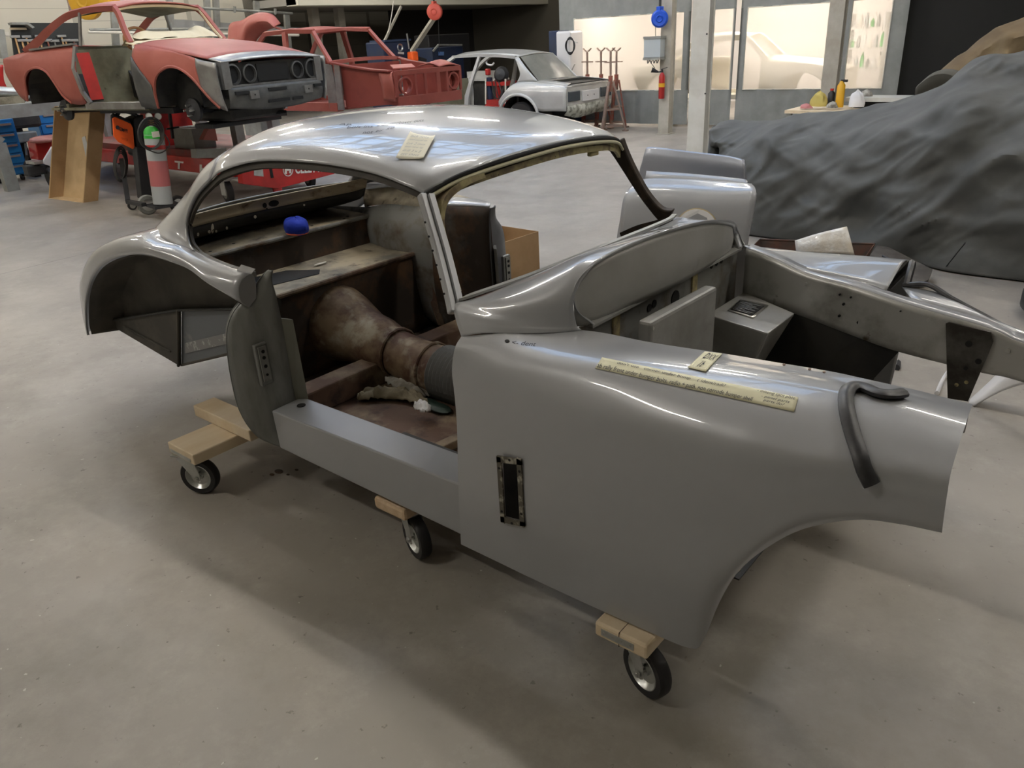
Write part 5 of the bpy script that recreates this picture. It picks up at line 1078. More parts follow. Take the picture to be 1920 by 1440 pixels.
B().tube([( -1.85+.0*t, -.30+.16*cos(t), .97+.16*sin(t)*.75) for t in [2*pi*k/24 for k in range(24)]], .014, 8, closed=True).out('steering_wheel', mat('wheel_wood', (.35, .18, .07), .5), CP, smooth=True)

# stripped red saloon shell
SH2 = thing('stripped_shell', (-7.089, 6.358, .618), 'stripped red primed saloon shell without wings or doors, open square front', 'car', rz=radians(2))
for s in (-1, 1):
    B().bar(spl([(-1.38, s*.66, .88), (-1.60, s*.61, 1.10), (-1.80, s*.565, 1.31)], 4), .055, .05, up=(0, 1, .3)).out('windscreen_pillar', primer, SH2, smooth=True)
    B().bar([(-1.78, s*.565, 1.32), (-2.3, s*.58, 1.345), (-2.95, s*.58, 1.33), (-3.2, s*.60, 1.15), (-3.45, s*.64, .92)], .06, .05, up=(0, 1, .3)).out('cant_rail', primer, SH2)
    B().bar([(-2.42, s*.66, .30), (-2.40, s*.66, .88), (-2.45, s*.585, 1.33)], .09, .05, up=(0, 1, 0)).out('centre_pillar', primer, SH2)
    B().bx(-3.3, -1.3, s*.60, s*.72, .20, .32).out('sill', primer, SH2)
    skin([(-4.1, .4, -4.1, .88), (-3.7, .3, -3.7, .90), (-3.45, .6, -3.45, .90), (-3.2, .66, -3.2, .9), (-3.0, .6, -3.1, .9), (-2.85, .35, -3.0, .9)], s, 'rear_wing', primer, SH2)
    B().add([(-1.20, s*.62, .86), (-.75, s*.60, .80), (-.15, s*.58, .74), (-.12, s*.58, .30), (-1.20, s*.62, .25)], [(0, 1, 2, 3, 4)]).out('inner_wing', primer2, SH2, sol=.015)
    B().bar([(-1.36, s*.70, .89), (-1.05, s*.66, .83), (-.5, s*.66, .765), (-.1, s*.70, .745)], .10, .02).out('wing_flange', primer2, SH2)
    for x, w_ in ((-1.40, .16), (-1.24, .10)):
        B().prism([(x-w_/2, s*(.73 if x < -1.3 else .69), .87), (x+w_/2, s*(.71 if x < -1.3 else .67), .85), (x+w_/2+.02, s*.70, .55), (x+w_/2, s*.69, .22), (x-w_/2, s*.72, .22)], (0, -.02*s, 0)).out('hinge_post', bare, SH2)
    o = B().net([[(-.34, s*.58, .74), (-.36, s*.68, .72), (-.30, s*.71, .55), (-.34, s*.66, .36)], [(-.06, s*.60, .73), (-.08, s*.70, .72), (-.06, s*.71, .56), (-.12, s*.62, .34)]], 4, 4).out('nose_corner', primer, SH2, smooth=True, sol=.012)
B().net([[(-1.80, -.56, 1.32), (-1.76, 0, 1.345), (-1.80, .56, 1.32)], [(-2.4, -.58, 1.35), (-2.4, 0, 1.39), (-2.4, .58, 1.35)], [(-2.98, -.58, 1.32), (-3.05, 0, 1.35), (-2.98, .58, 1.32)]], 4, 5).out('roof', primer, SH2, smooth=True, sol=.02)
B().bar([(-1.80, -.55, 1.30), (-1.77, 0, 1.33), (-1.80, .55, 1.30)], .05, .03).out('screen_header', primer, SH2)
B().bar([(-1.36, -.67, .88), (-1.30, -.3, .90), (-1.28, 0, .905), (-1.30, .3, .90), (-1.36, .67, .88)], .10, .05).out('scuttle', primer, SH2)
B().bx(-1.25, -1.22, -.6, .6, .35, .84).out('bulkhead', primer2, SH2); B().bx(-3.4, -1.2, -.6, .6, .22, .25).out('floor', primer2, SH2); B().bx(-3.3, -3.25, -.6, .6, .25, .9).out('rear_bulkhead', primer2, SH2)
B().bx(-.30, -.20, -.55, .55, .28, .34).out('lower_crossmember', primer2, SH2)
b = B()
for y0, y1, z0, z1 in ((-.70, .72, .68, .745), (-.66, .70, .26, .40), (-.70, -.64, .4, .68), (-.30, -.26, .4, .68), (-.10, -.05, .4, .68), (.16, .24, .4, .68), (.38, .42, .4, .68), (.68, .72, .4, .68)): b.bx(-.07, -.04, y0, y1, z0, z1)
b.out('front_frame', primer2, SH2, bevel=.004)
for y in (-.48, .54): B().lathe([(.11, -.03), (.125, .03), (.10, .03), (.09, -.03)], (-.07, y, .54), (1, 0, 0), 26).out('lamp_ring', primer2, SH2, smooth=True)
B().prism([(-.30, -.45, .76), (-.10, -.20, .76), (-.35, -.02, .80), (-.62, -.20, .80)], (0, 0, .012)).out('slam_panel', primer, SH2)
B().net([[(-.5, .25, .76), (-.45, .45, .78), (-.5, .65, .75)], [(-.25, .25, .80), (-.2, .45, .84), (-.25, .65, .79)], [(-.05, .25, .75), (-.03, .45, .77), (-.05, .68, .75)]], 4, 4).out('wing_top', primer, SH2, smooth=True, sol=.01)
BL = thing('loose_bonnet', (-7.089, 6.358, 0), 'curved red primed panel propped upright behind the coupe beside the stripped shell', 'body panel', rz=radians(2))
pts = [(-4.85, .0, 1.75), (-4.7, 0, 2.14), (-4.3, 0, 2.20), (-4.05, 0, 2.26), (-3.75, 0, 2.29), (-3.45, 0, 2.24), (-3.28, 0, 2.10)]
low = [(-4.85, .02, 1.2), (-4.5, .02, 1.3), (-4.2, .02, 1.5), (-4.05, .02, 1.85), (-3.75, .02, 2.0), (-3.45, .02, 2.05), (-3.25, .02, 2.0)]
B().net([low, [((a[0]+c[0])/2, -.14, (a[2]+c[2])/2) for a, c in zip(low, pts)], pts], 5, 5).out('bonnet_skin', primer, BL, smooth=True, sol=.02)
B().bx(-4.9, -4.2, -.05, .25, .95, 1.25).out('stand', red_rust, BL)
B().bx(-4.8, -4.3, .0, .2, 0, .95).out('stand_leg', grey_st, BL)

# pale saloon
BM = thing('pale_saloon', (-6.968, 10.302, .051), 'pale silver two door saloon shell with dusty rear screen and open boot', 'car', rz=radians(182.5))
sc_ = [(.03, .42, .02, .84), (.3, .42, .3, .88), (.62, .42, .62, .90), (.70, .50, .69, .905), (.78, .58, .78, .91), (.92, .65, .92, .91), (1.08, .675, 1.08, .91), (1.22, .66, 1.2, .88), (1.34, .625, 1.32, .80), (1.43, .58, 1.42, .70), (1.53, .50, 1.53, .58)]
for s in (-1, 1):
    skin(sc_, s, 'rear_quarter', bmw_m, BM, k=1.03)
    B().tube([(1.08+.45*cos(t), s*.80, .30+.40*sin(t)) for t in [pi*.06+pi*.88*k/20 for k in range(21)]], .028, 8).out('arch_flare', bmw_m, BM, smooth=True)
    well(BM, 1.10, .28, .41, s)
    B().net([[(.70, s*.66, .905), (.95, s*.64, 1.12), (1.20, s*.565, 1.335)], [(.95, s*.675, .91), (1.02, s*.655, 1.1), (1.22, s*.585, 1.33)], [(1.16, s*.68, .905), (1.10, s*.66, 1.05), (1.26, s*.595, 1.325)]], 4, 5).out('rear_pillar', bmw_m, BM, smooth=True, sol=.02)
    B().bar([(1.24, s*.60, 1.325), (1.6, s*.60, 1.36), (2.1, s*.60, 1.38), (2.75, s*.59, 1.37)], .05, .05).out('cant_rail', bmw_m, BM)
    B().bar([(2.40, s*.70, .40), (2.36, s*.70, .66), (2.27, s*.69, .88), (2.08, s*.60, 1.36)], [.10, .10, .07, .05], .05, up=(0, 1, 0)).out('centre_pillar', bmw_m, BM)
    B().bar([(2.72, s*.595, 1.36), (3.0, s*.62, 1.22), (3.42, s*.68, .93)], .06, .05, up=(0, 1, .3)).out('windscreen_pillar', bmw_m, BM)
    B().bx(1.5, 3.4, s*.62, s*.76, .22, .34).out('sill', bmw_m, BM)
    skin([(3.42, .25, 3.42, .91), (3.6, .3, 3.6, .9), (3.7, .55, 3.7, .88), (3.9, .64, 3.9, .86), (4.05, .55, 4.05, .84), (4.15, .4, 4.2, .8)], s, 'front_wing', bmw_m, BM)
B().net([[(1.18, -.56, 1.335), (1.10, 0, 1.375), (1.18, .56, 1.335)], [(1.5, -.59, 1.375), (1.5, 0, 1.43), (1.5, .59, 1.375)], [(2.1, -.60, 1.40), (2.1, 0, 1.455), (2.1, .60, 1.40)], [(2.74, -.585, 1.375), (2.82, 0, 1.43), (2.74, .585, 1.375)]], 4, 5).out('roof', bmw_m, BM, smooth=True, sol=.02)
B().net([[(.73, -.62, .92), (.68, 0, .935), (.73, .62, .92)], [(1.17, -.54, 1.33), (1.10, 0, 1.36), (1.17, .54, 1.33)]], 4, 5).out('rear_screen', glass_d, BM, smooth=True)
B().bx(.12, .66, -.56, .56, .60, .86).out('boot_well', black_in, BM)
for s in (-1, 1): B().net([[(.03, s*.74, .84), (.06, s*.58, .87)], [(.35, s*.72, .885), (.35, s*.58, .90)], [(.72, s*.69, .91), (.70, s*.58, .925)]], 3, 2).out('boot_gutter', bmw_m, BM, smooth=True, sol=.012)
B().bx(.62, .74, -.6, .6, .90, .925).out('rear_deck', bmw_m, BM); B().bx(.02, .10, -.62, .62, .80, .84).out('boot_slam_panel', bmw_m, BM)
rf = B().bx(.02, .05, -.77, .77, .50, .83).out('rear_panel', bmw_m, BM, bevel=.01)
for s in (-1, 1): B().bx(.0, .025, s*.36, s*.74, .57, .74).out('tail_lamp', lamp_d, BM, bevel=.01)
o = B().bx(-.005, .02, -.28, .28, .545, .72).out('plate_panel', whitepaint, BM, bevel=.004)
for y in (-.1, .12): B().cyl((-.008, y, .635), (-.004, y, .635), .012, 8).out('plate_hole', hole_m, o)
B().net([[(.02, -.77, .50), (.03, -.3, .51), (.03, .3, .51), (.02, .77, .50)], [(.04, -.74, .40), (.02, -.3, .41), (.0, .3, .39), (.04, .74, .42)], [(.15, -.62, .28), (.10, -.3, .30), (.12, .3, .27), (.15, .66, .34)]], 5, 6, fn=lambda p: p+V((.03*noise.noise(p*7), 0, 0))).out('stripped_apron', bmw_dirty, BM, smooth=True, sol=.015)
B().bx(.7, 3.4, -.62, .62, .20, .23).out('floor', black_in, BM); B().bx(3.40, 3.45, -.6, .6, .23, .92).out('bulkhead', greenish, BM); B().bx(1.2, 1.25, -.6, .6, .23, .7).out('rear_seat_panel', black_in, BM)
B().bx(3.42, 4.15, -.68, .68, .80, .84).out('bonnet', bmw_m, BM)
for x in (1.08, 3.85):
    for s in (-1, 1): B().lathe([(.12, -.09), (.28, -.09), (.31, -.05), (.31, .05), (.28, .09), (.12, .09)], (x, s*.66, .26), (0, s, 0), 28).out('wheel', tyre_m, BM, smooth=True)
# pale car inside the booth
WC = thing('booth_car', (-3.207, 12.698+.35, .223), 'pale primed classic coupe seen hazily through the curtain windows', 'car', rz=radians(9))
for s in (-1, 1):
    skin(rearc, s, 'rear_wing', pale_car, WC); skin(frontc+nosec[1:], s, 'front_wing', pale_car, WC)
    B().bar(spl([(-1.40, s*.63, .92), (-1.55, s*.60, 1.06), (-1.75, s*.56, 1.24), (-1.82, s*.54, 1.29)], 4), .09, .05, up=(0, 1, .3)).out('windscreen_pillar', pale_car, WC, smooth=True)
    B().bar(spl([(-3.50, s*.66, .90), (-2.95, s*.61, 1.135), (-2.65, s*.57, 1.245), (-2.32, s*.545, 1.29), (-1.8, s*.54, 1.29)], 4), .10, .04, up=(0, 1, .5)).out('cant_rail', pale_car, WC, smooth=True)
    B().bx(-2.45, -1.36, s*.60, s*.74, .26, .33).out('sill', pale_car, WC)
    B().bar([(-1.42, s*.66, .92), (-1.42, s*.70, .34)], .12, .04, up=(0, 1, 0)).out('hinge_pillar', pale_car, WC)
B().net([[(-1.78, -.54, 1.285), (-1.72, 0, 1.335), (-1.78, .54, 1.285)], [(-2.3, -.55, 1.30), (-2.3, 0, 1.38), (-2.3, .55, 1.30)], [(-2.68, -.57, 1.245), (-2.74, 0, 1.34), (-2.68, .57, 1.245)]], 4, 5).out('roof', pale_car, WC, smooth=True, sol=.015)
B().net([[(-.05, -.69, .695), (-.02, 0, .72), (-.05, .69, .695)], [(-.6, -.72, .80), (-.6, 0, .865), (-.6, .72, .80)], [(-1.36, -.69, .90), (-1.36, 0, .95), (-1.36, .69, .90)]], 4, 5).out('bonnet', pale_car, WC, smooth=True, sol=.012)
B().net([[(-3.93, -.72, .84), (-3.95, 0, .86), (-3.93, .72, .84)], [(-3.45, -.67, .90), (-3.42, 0, .95), (-3.45, .67, .90)]], 3, 4).out('boot_lid', pale_car, WC, smooth=True, sol=.012)
B().bx(-3.2, -1.4, -.6, .6, .24, .27).out('floor', pale_car, WC); B().bx(-.10, -.05, -.66, .66, .3, .68).out('front_panel', pale_car, WC)
for x in (-.75, -3.1):
    for s in (-1, 1): B().cyl((x, s*.5, -.22), (x, s*.5, .30), .05, 10).out('axle_stand', grey_st, WC)

# ---------------------------------------------------------------- straightening bench, trolley, cardboard tray
XB = -7.0
def bp(px, py, x=XB): return at(px, py, x=x)
ED = thing('straightening_bench', bp(452, 320)*1, 'long red wheeled body straightening bench under the red coupe', 'bench'); ED.location.z = 0; OFF[ED.name] = ED.location.copy()
face = [bp(452, 306), bp(455, 345), bp(522, 354), bp(628, 326), bp(628, 300), bp(600, 292), bp(460, 296)]
B().prism(face, (-.10, 0, 0)).out('end_beam', red_paint, ED, bevel=.01)
ey = face[1].y
zt, zb = bp(452, 306).z, bp(452, 340).z
TF = BVHTree.FromPolygons(face, [tuple(range(7))])
text_on(TF, 'CELETTE', [(553, 307), (609, 307), (608, 322), (553, 326)], 'maker_lettering', white_let, ED, .006, shear=0, bold=.03)
B().tube([bp(540+cos(t)*9, 318+sin(t)*12, XB+.006) for t in [2*pi*k/28 for k in range(28)]], .006, 6, closed=True).out('maker_ring', white_let, ED)
for seg in ([(536, 311), (536, 326)], [(544, 310), (544, 325)], [(536, 318), (544, 318)]): B().bar([bp(*seg[0], XB+.006), bp(*seg[1], XB+.006)], .03, .006, up=(1, 0, 0)).out('maker_symbol', white_let, ED)
B().prism([bp(476, 314, XB+.004), bp(492, 312, XB+.004), bp(494, 331, XB+.004), bp(476, 329, XB+.004)], (.004, 0, 0)).out('worn_sticker', zinc, ED); B().bx(XB, XB+.004, bp(508, 320).y-.02, bp(508, 320).y+.02, bp(508, 334).z, bp(508, 312).z).out('key_slot', hole_m, ED)
B().cyl(bp(525, 352)+V((-.06, 0, 0)), V((XB-.06, bp(525, 352).y, .04)), .06, 14).out('foot_jack', red_paint, ED)
B().bx(-13.2, XB-.1, ey-.02, ey+.12, zb+.04, zt+.02).out('side_beam', red_paint, ED, bevel=.01)
B().bx(-13.2, XB-.1, ey+1.3, ey+1.42, zb+.04, zt+.02).out('side_beam', red_paint, ED, bevel=.01)
B().bx(-13.0, XB-.3, ey+.02, ey+1.35, zt+.02, zt+.10).out('bench_deck', mat('bench_deck_red', (.22, .02, .018), .5, 0, col2=(.12, .05, .04), scale=3), ED)
TS = BVHTree.FromPolygons([V((-13.2, ey-.02, 0)), V((XB, ey-.02, 0)), V((XB, ey-.02, 1)), V((-13.2, ey-.02, 1))], [(0, 1, 2, 3)])
for ch, q in (('T', [(328, 301), (345, 303), (343, 318), (329, 316)]), ('H', [(375, 308), (392, 310), (391, 326), (375, 323)]), ('E', [(262, 291), (275, 293), (275, 306), (262, 304)])):
    try: text_on(TS, ch, q, 'painted_letter', white_let, ED, .006, shear=0, bold=.04)
    except Exception: pass
for x, y in ((-7.45, ey+.05), (-7.4, ey+1.25), (-12.9, ey+.05), (-12.9, ey+1.25)):
    w_ = B().lathe([(.05, -.035), (.12, -.04), (.14, -.03), (.14, .03), (.12, .04), (.05, .035)], (x, y, .14), (.25, 1, 0), 28).out('bench_wheel', tyre_m, ED, smooth=True)
    B().lathe([(0, -.042), (.085, -.042), (.09, -.03), (.09, .03), (.085, .042), (0, .042)], (x, y, .14), (.25, 1, 0), 24).out('wheel_centre', grey_st, w_)
    f = B().bx(x-.05, x+.05, y-.06, y-.05, .1, .32).out('wheel_fork', lgrey, ED); B().cyl((x, y, .27), (x, y, zt), .07, 16).out('swivel', lgrey, ED); B().bx(x-.13, x+.13, y-.13, y+.13, .29, .33).out('swivel_plate', lgrey, ED, bevel=.01)
for x in (-7.8, -9.6, -11.4):
    for y in (ey+.55, ey+1.1): B().bx(x-.06, x+.06, y-.06, y+.06, zt+.1, 1.06).out('jig_tower', grey_st, ED)
B().bx(-11.6, -7.4, ey+.55, ey+.63, 1.05, 1.12).out('rail', grey_st, ED); B().bx(-11.6, -7.4, ey+1.0, ey+1.08, 1.02, 1.10).out('rail', grey_st, ED)
B().bx(-9.1, -8.95, ey-.02, ey+.6, zt+.02, 1.06).out('cross_tower', red_paint, ED); B().bx(-8.6, -8.1, ey+.1, ey+.4, zt+.1, zt+.35).out('jig_block', grey_st, ED)
o = B().prism([at(381, 262, x=-7.6), at(408, 264, x=-7.6), at(403, 238, x=-7.6), at(394, 236, x=-7.6)], (-.1, 0, 0)).out('corner_gusset', mat('faded_pink', (.45, .15, .12), .6), ED)
B().bar([at(363, 288, x=-7.3), at(420, 286, x=-7.3)], .12, .10).out('cross_tube', grey_st, ED)
RP = tag(B().net([[at(57, 262, x=-11.3), at(75, 257, x=-11.3), at(100, 256, x=-11.3)], [at(55, 265, x=-11), at(75, 266, x=-11), at(102, 263, x=-11)]], 3, 3).out('rusted_panel', mat('pinkish_panel', (.40, .17, .14), .6, col2=(.3, .1, .08), scale=6), None, smooth=True, sol=.04), 'pinkish rusted panel laid over a red jig behind the cardboard tray', 'body panel')
o = B().prism([at(66, 266, x=-11.2), at(100, 266, x=-11.2), at(100, 300, x=-11.2), at(72, 300, x=-11.2)], (-.3, 0, 0)).out('jig_block', red_paint, ED, bevel=.01)
o = B().prism([at(98, 275, x=-10.9), at(98, 312, x=-10.9), at(84, 308, x=-10.9), at(83, 300, x=-10.9)], (-.05, 0, 0)).out('white_bag', white_cloth, None); tag(o, 'white plastic bag hanging left of the cardboard tray', 'bag')
o = thing('trolley_jack', at(85, 335, z=.1), 'black trolley jack partly hidden behind the cardboard tray', 'trolley jack'); c = at(90, 325, x=-10.9)
B().lathe([(.04, -.04), (.15, -.05), (.17, 0), (.15, .05), (.04, .04)], (c.x, c.y+.05, .17), (0, 1, .1), 24).out('wheel', tyre_m, o, smooth=True); B().box((c.x-.1, c.y-.12, .32), (.2, .25, .14)).out('fork', steel_dark, o, bevel=.02); B().box((c.x-.1, c.y-.1, .42), (.3, .12, .04)).out('arm', zinc, o)
# cardboard tray standing on end
CT = thing('cardboard_tray', at(135, 380, z=0), 'long shallow cardboard tray stood on end, clear tape inside, beside the welding trolley', 'cardboard box')
A0 = at(92, 372, z=0); A1 = at(156, 380, z=0); ex = (A1-A0).normalized(); ht = A0.z+1.20; bk = V((-ex.y, ex.x, 0)); dep = .17
up_ = at(103, 200, y=A0.y+.36)-A0
W = (A1-A0).length
def bp4(u, v, d): return A0+ex*(u*W)+up_*v+bk*d*1.0+ex*(.35*d)
B().add([bp4(0, 0, dep), bp4(1, 0, dep), bp4(1, 1, dep), bp4(0, 1, dep)], [(0, 1, 2, 3)]).out('tray_base', card, CT, sol=.006)
for a, c in (((0, 0), (0, 1)), ((1, 0), (1, 1)), ((0, 0), (1, 0)), ((0, 1), (1, 1))):
    B().add([bp4(*a, 0), bp4(*c, 0), bp4(*c, dep), bp4(*a, dep)], [(0, 1, 2, 3)]).out('tray_wall', card_d if a == (1, 0) or c == (0, 1) else card, CT, sol=.008)  # darker card on the side walls paints in their shading
B().tube([bp4(0, 0, 0), bp4(0, 1, 0), bp4(1, 1, 0), bp4(1, 0, 0)], .008, 6, closed=True).out('tray_rim', card, CT); B().prism([bp4(0, .985, dep*.1), bp4(1, .985, dep*.1), bp4(1, .985, dep), bp4(0, .985, dep)], (0, 0, -.004)).out('top_shade_lining', card_d, CT)  # dark strip below the top wall paints the shadow it casts
B().prism([bp4(.44, .66, dep-.012), bp4(.53, .68, dep-.012), bp4(.78, .40, dep-.012), bp4(.68, .35, dep-.012)], bk*.003).out('clear_tape', plastic, CT); B().prism([bp4(.78, .60, dep-.012), bp4(.90, .60, dep-.012), bp4(.88, .40, dep-.012), bp4(.74, .36, dep-.012)], bk*.003).out('clear_tape', plastic, CT)
# welding trolley
WT = thing('welding_trolley', at(285, 395, z=0), 'orange and black welding machine on a black trolley with hanging cables', 'welding machine')
def wp(px, py, x): return at(px, py, x=x)
w0 = at(281, 400, z=.0); X0 = w0.x; gx_ = at(306, 382, z=.16).x
wf = [(211, 222), (216, 219), (246, 232), (250, 240), (253, 276), (250, 280), (222, 266), (213, 255)]
f = [wp(px, py, X0-.25) for px, py in wf]; B().prism(f, (-.02, 0, 0)).out('side_cover', orange, WT, bevel=.01)
fc = sum(f, V((0, 0, 0)))/len(f)
B().prism([fc+(p-fc)*1.06+V((-.021, .0, .02)) for p in f], (-.22, .10, 0)).out('machine_body', steel_dark, WT, bevel=.03)
B().tube(spl([wp(217, 222, X0-.35), wp(226, 208, X0-.35), wp(250, 213, X0-.35), wp(262, 225, X0-.35)], 5), .025, 8).out('carry_handle', steel_dark, WT, smooth=True)
B().prism([wp(250, 222, X0-.3), wp(270, 214, X0-.3), wp(276, 300, X0-.3), wp(257, 290, X0-.3)], (-.25, 0, 0)).out('front_panel', steel_dark, WT, bevel=.02)
Tw = BVHTree.FromPolygons(f, [tuple(range(len(f)))])
text_on(Tw, 'KEMPPI', [(223, 238), (239, 243), (238, 250), (222, 244)], 'maker_lettering', ink, WT, .006, shear=0, bold=.02)
B().lathe([(0, 0), (.022, 0), (.022, .004), (0, .004)], hit(Tw, 220, 239, .004), (1, 0, 0), 16).out('maker_disc', ink, WT); text_on(Tw, 'MASTER', [(228, 257), (240, 261), (239, 265), (227, 261)], 'model_lettering', mat('dark_orange', (.45, .06, .01), .5), WT, .006, shear=0)
B().prism([wp(256, 275, X0-.2), wp(273, 280, X0-.2), wp(287, 378, X0-.2), wp(266, 372, X0-.2)], (-.12, 0, 0)).out('trolley_column', steel_dark, WT, bevel=.006)
b0 = at(240, 378, z=.16); b1 = at(300, 385, z=.16); b2 = at(332, 372, z=.16)
B().bar([b0, at(270, 384, z=.16)], .06, .04).out('base_rail', steel_dark, WT); B().bar([at(282, 388, z=.14), at(330, 380, z=.14)], .30, .03).out('base_shelf', steel_dark, WT)
B().bar([b0, wp(228, 300, X0-.9)], .05, .05).out('rear_strut', steel_dark, WT); B().bar([wp(318, 212, X0-.4), wp(324, 260, X0-.4)], .03, .03).out('handle_post', steel_dark, WT); B().bar([wp(312, 242, X0-.4), wp(335, 238, X0-.4)], .03, .02).out('handle_bar', steel_dark, WT)
g = at(281, 402, z=0)
for c, r in ((V((g.x, g.y, .115)), .115), (at(334, 384, z=.09), .10), (at(248, 386, z=.05), .055)):
    c = V((c.x, c.y, r)); w_ = B().lathe([(r*.3, -.02), (r*.9, -.024), (r, -.012), (r, .012), (r*.9, .024), (r*.3, .02)], c, (1, -.15, 0), 26).out('wheel', tyre_m if r < .11 else grey_st, WT, smooth=True); B().lathe([(0, -.026), (r*.6, -.024), (r*.62, .024), (0, .026)], c, (1, -.15, 0), 20).out('wheel_centre', bolt_m, w_, smooth=True)
for k in range(5): B().tube([wp(226+cos(t)*(13-k), 308+sin(t)*(33-k*2)+k, X0-.55+.01*k) for t in [2*pi*i/26 for i in range(26)]], .008, 6, closed=True).out('cable_coil', cable_m, WT, smooth=True)
for k in range(5): B().tube([wp(283+cos(t)*(24-k*1.3), 250+sin(t)*(30-k*2)+k*1.5, gx_+.16-.012*k) for t in [2*pi*i/30 for i in range(30)]], .009, 6, closed=True).out('torch_cable', cable_m, WT, smooth=True)
B().tube(spl([wp(262, 245, gx_+.15), wp(270, 230, gx_+.15), wp(285, 222, gx_+.15), wp(300, 240, gx_+.15), wp(318, 270, gx_+.15), wp(300, 287, gx_+.15), wp(275, 280, gx_+.15)], 5), .007, 6).out('torch_lead', cable_m, WT, smooth=True)
GC = thing('gas_cylinder', at(302, 385, z=.155), 'grey gas cylinder with red bands and a green label strapped to the welding trolley', 'gas cylinder')
gb = at(306, 382, z=.16); gx = gb.x; gt = wp(288, 250, gx); rad = .105
d = (gt-gb).normalized(); L_ = (gt-gb).length; d = V((d.x*0, 0, 1)) if False else V((0, (gt.y-gb.y)*.0, 1)).normalized()
d = (V((gx, gt.y, gt.z))-gb).normalized()
B().lathe([(0, 0), (rad, 0), (rad, L_*.98), (rad*.8, L_*1.05), (rad*.35, L_*1.09), (rad*.3, L_*1.12), (0, L_*1.12)], gb, d, 28).out('cylinder', cyl_grey, GC, smooth=True)
for t0, t1, m in ((.26, .62, cyl_red), (.78, .84, red_paint)): B().lathe([(rad*1.01, L_*t0), (rad*1.01, L_*t1)], gb, d, 28).out('red_band', m, GC, smooth=True)
lb_ = gb+d*(L_*1.02); B().lathe([(rad*1.02, -.07), (rad*.98, 0), (rad*.7, .06)], lb_, d, 28).out('green_label', green_lab, GC, smooth=True); B().box(lb_+V((.10, -.03, -.02)), (.012, .08, .06)).out('paper_label', bone, GC)
vt = gb+d*(L_*1.12); B().cyl(vt, vt+V((0, 0, .06)), .02, 10).out('valve', mat('brass', (.6, .42, .15), .35, .9), GC)
for px in (279, 296):
    c = wp(px, 218, gx+.05); g_ = B().cyl(c, c+V((.02, -.006, 0)), .036, 20).out('gauge', bolt_m, GC); B().cyl(c+V((.02, -.006, 0)), c+V((.023, -.007, 0)), .030, 20).out('gauge_face', gauge_m, g_)
B().bar([wp(279, 222, gx+.05), wp(296, 222, gx+.05)], .02, .02).out('regulator', MATS['brass'], GC)

# ---------------------------------------------------------------- left wall: tools, rack, cabinets, trestle
def wpx(px, py, x=WX+.02): return at(px, py, x=x)
TB = thing('tool_board', wpx(85, 70), 'black tool board on the white block wall behind the red coupe', 'tool board')
B().prism([wpx(18, 43), wpx(146, 43), wpx(150, 110), wpx(26, 110)], (.05, 0, 0)).out('board', mat('board_black', (.02, .022, .022), .6), TB)
HX = WX+.10
def hammer(px, py, L_, hm, lab):
    c = wpx(px, py, HX); H = thing('hammer', c, lab, 'hammer', None)
    B().cyl(c+V((0, 0, -.02-L_)), c, .018, 8).out('handle', hm, H); B().bx(c.x-.02, c.x+.03, c.y-.09, c.y+.09, c.z-.02, c.z+.025).out('head', bolt_m, H, bevel=.006)
    return H
spec = [(28, 69, .42, wood_h, 'upper row, leftmost'), (41, 76, .34, wood_h, 'lower row, leftmost'), (49, 69, .42, wood_h, 'upper row, second from the left'), (58, 76, .30, wood_h, 'lower row, second from the left'), (73, 68, .22, wood_h, 'upper row, third from the left'), (89, 76, .20, red_rust, 'lower row, third from the left, red handle'), (102, 77, .16, grey_st, 'lower row, grey handle'), (115, 68, .26, wood_h, 'upper row, rightmost'), (123, 76, .18, wood_h, 'lower row, second from the right'), (138, 76, .14, red_rust, 'lower row, rightmost, red handle')]
for px, py, L_, hm, t in spec: hammer(px, py, L_, hm, 'hammer hung on the black tool board, '+t)
MJ = thing('mallet', wpx(30, 50, HX), 'grey metal ledge with a wooden bar on top of the tool board', 'tool'); B().prism([wpx(14, 43, HX), wpx(46, 43, HX), wpx(58, 52, HX), wpx(54, 54, HX), wpx(44, 47, HX), wpx(16, 47, HX)], (.2, 0, 0)).out('ledge', grey_st, MJ); B().bar([wpx(19, 54, HX), wpx(49, 54, HX)], .05, .04).out('wooden_bar', pine, MJ)
WR = thing('wall_rack', wpx(450, 60), 'steel wall rack with long bars behind the red coupe', 'rack')
for px, y0, y1 in ((317, -10, 110), (387, -10, 110), (404, -10, 110), (480, 2, 110), (537, 28, 110), (213, 10, 110)): B().bar([wpx(px+6, y1, WX+.12), wpx(px, y0, WX+.12)], .14, .08, up=(1, 0, 0)).out('rack_post', grey_st, WR)
for (a, c) in (((372, 15), (548, 25)), ((168, 56), (430, 54)), ((166, 60), (560, 66)), ((300, 66), (430, 66))):
    B().cyl(wpx(*a, WX+.35), wpx(*c, WX+.35), .03, 8).out('bar_stock', grey_st if a[0] > 167 else bone, WR)
for px, py in ((355, 12), (440, 16), (516, 20), (361, 55)): B().bar([wpx(px, py+6, WX+.1), wpx(px, py+5, WX+.4), wpx(px, py-4, WX+.42)], .05, .05, up=(0, 1, 0)).out('rack_arm', grey_st, WR)
B().prism([wpx(320, 36), wpx(560, 52), wpx(560, 66), wpx(320, 52)], (.03, 0, 0)).out('back_sheet', mat('sheet_grey', (.30, .30, .29), .5), WR)
SB = tag(B().bar([wpx(0, 55, WX+.15), wpx(8, 110, WX+.15)], .12, .1, up=(1, 0, 0)).out('wall_conduit', grey_st, None), 'grey steel upright at the far left of the white block wall', 'conduit')
o = B().bx(WX, WX+.1, wpx(7, 65).y, wpx(15, 65).y, wpx(7, 68).z, wpx(7, 60).z).out('socket_box', bone, None); tag(o, 'small cream socket box on the wall left of the tool board', 'socket')
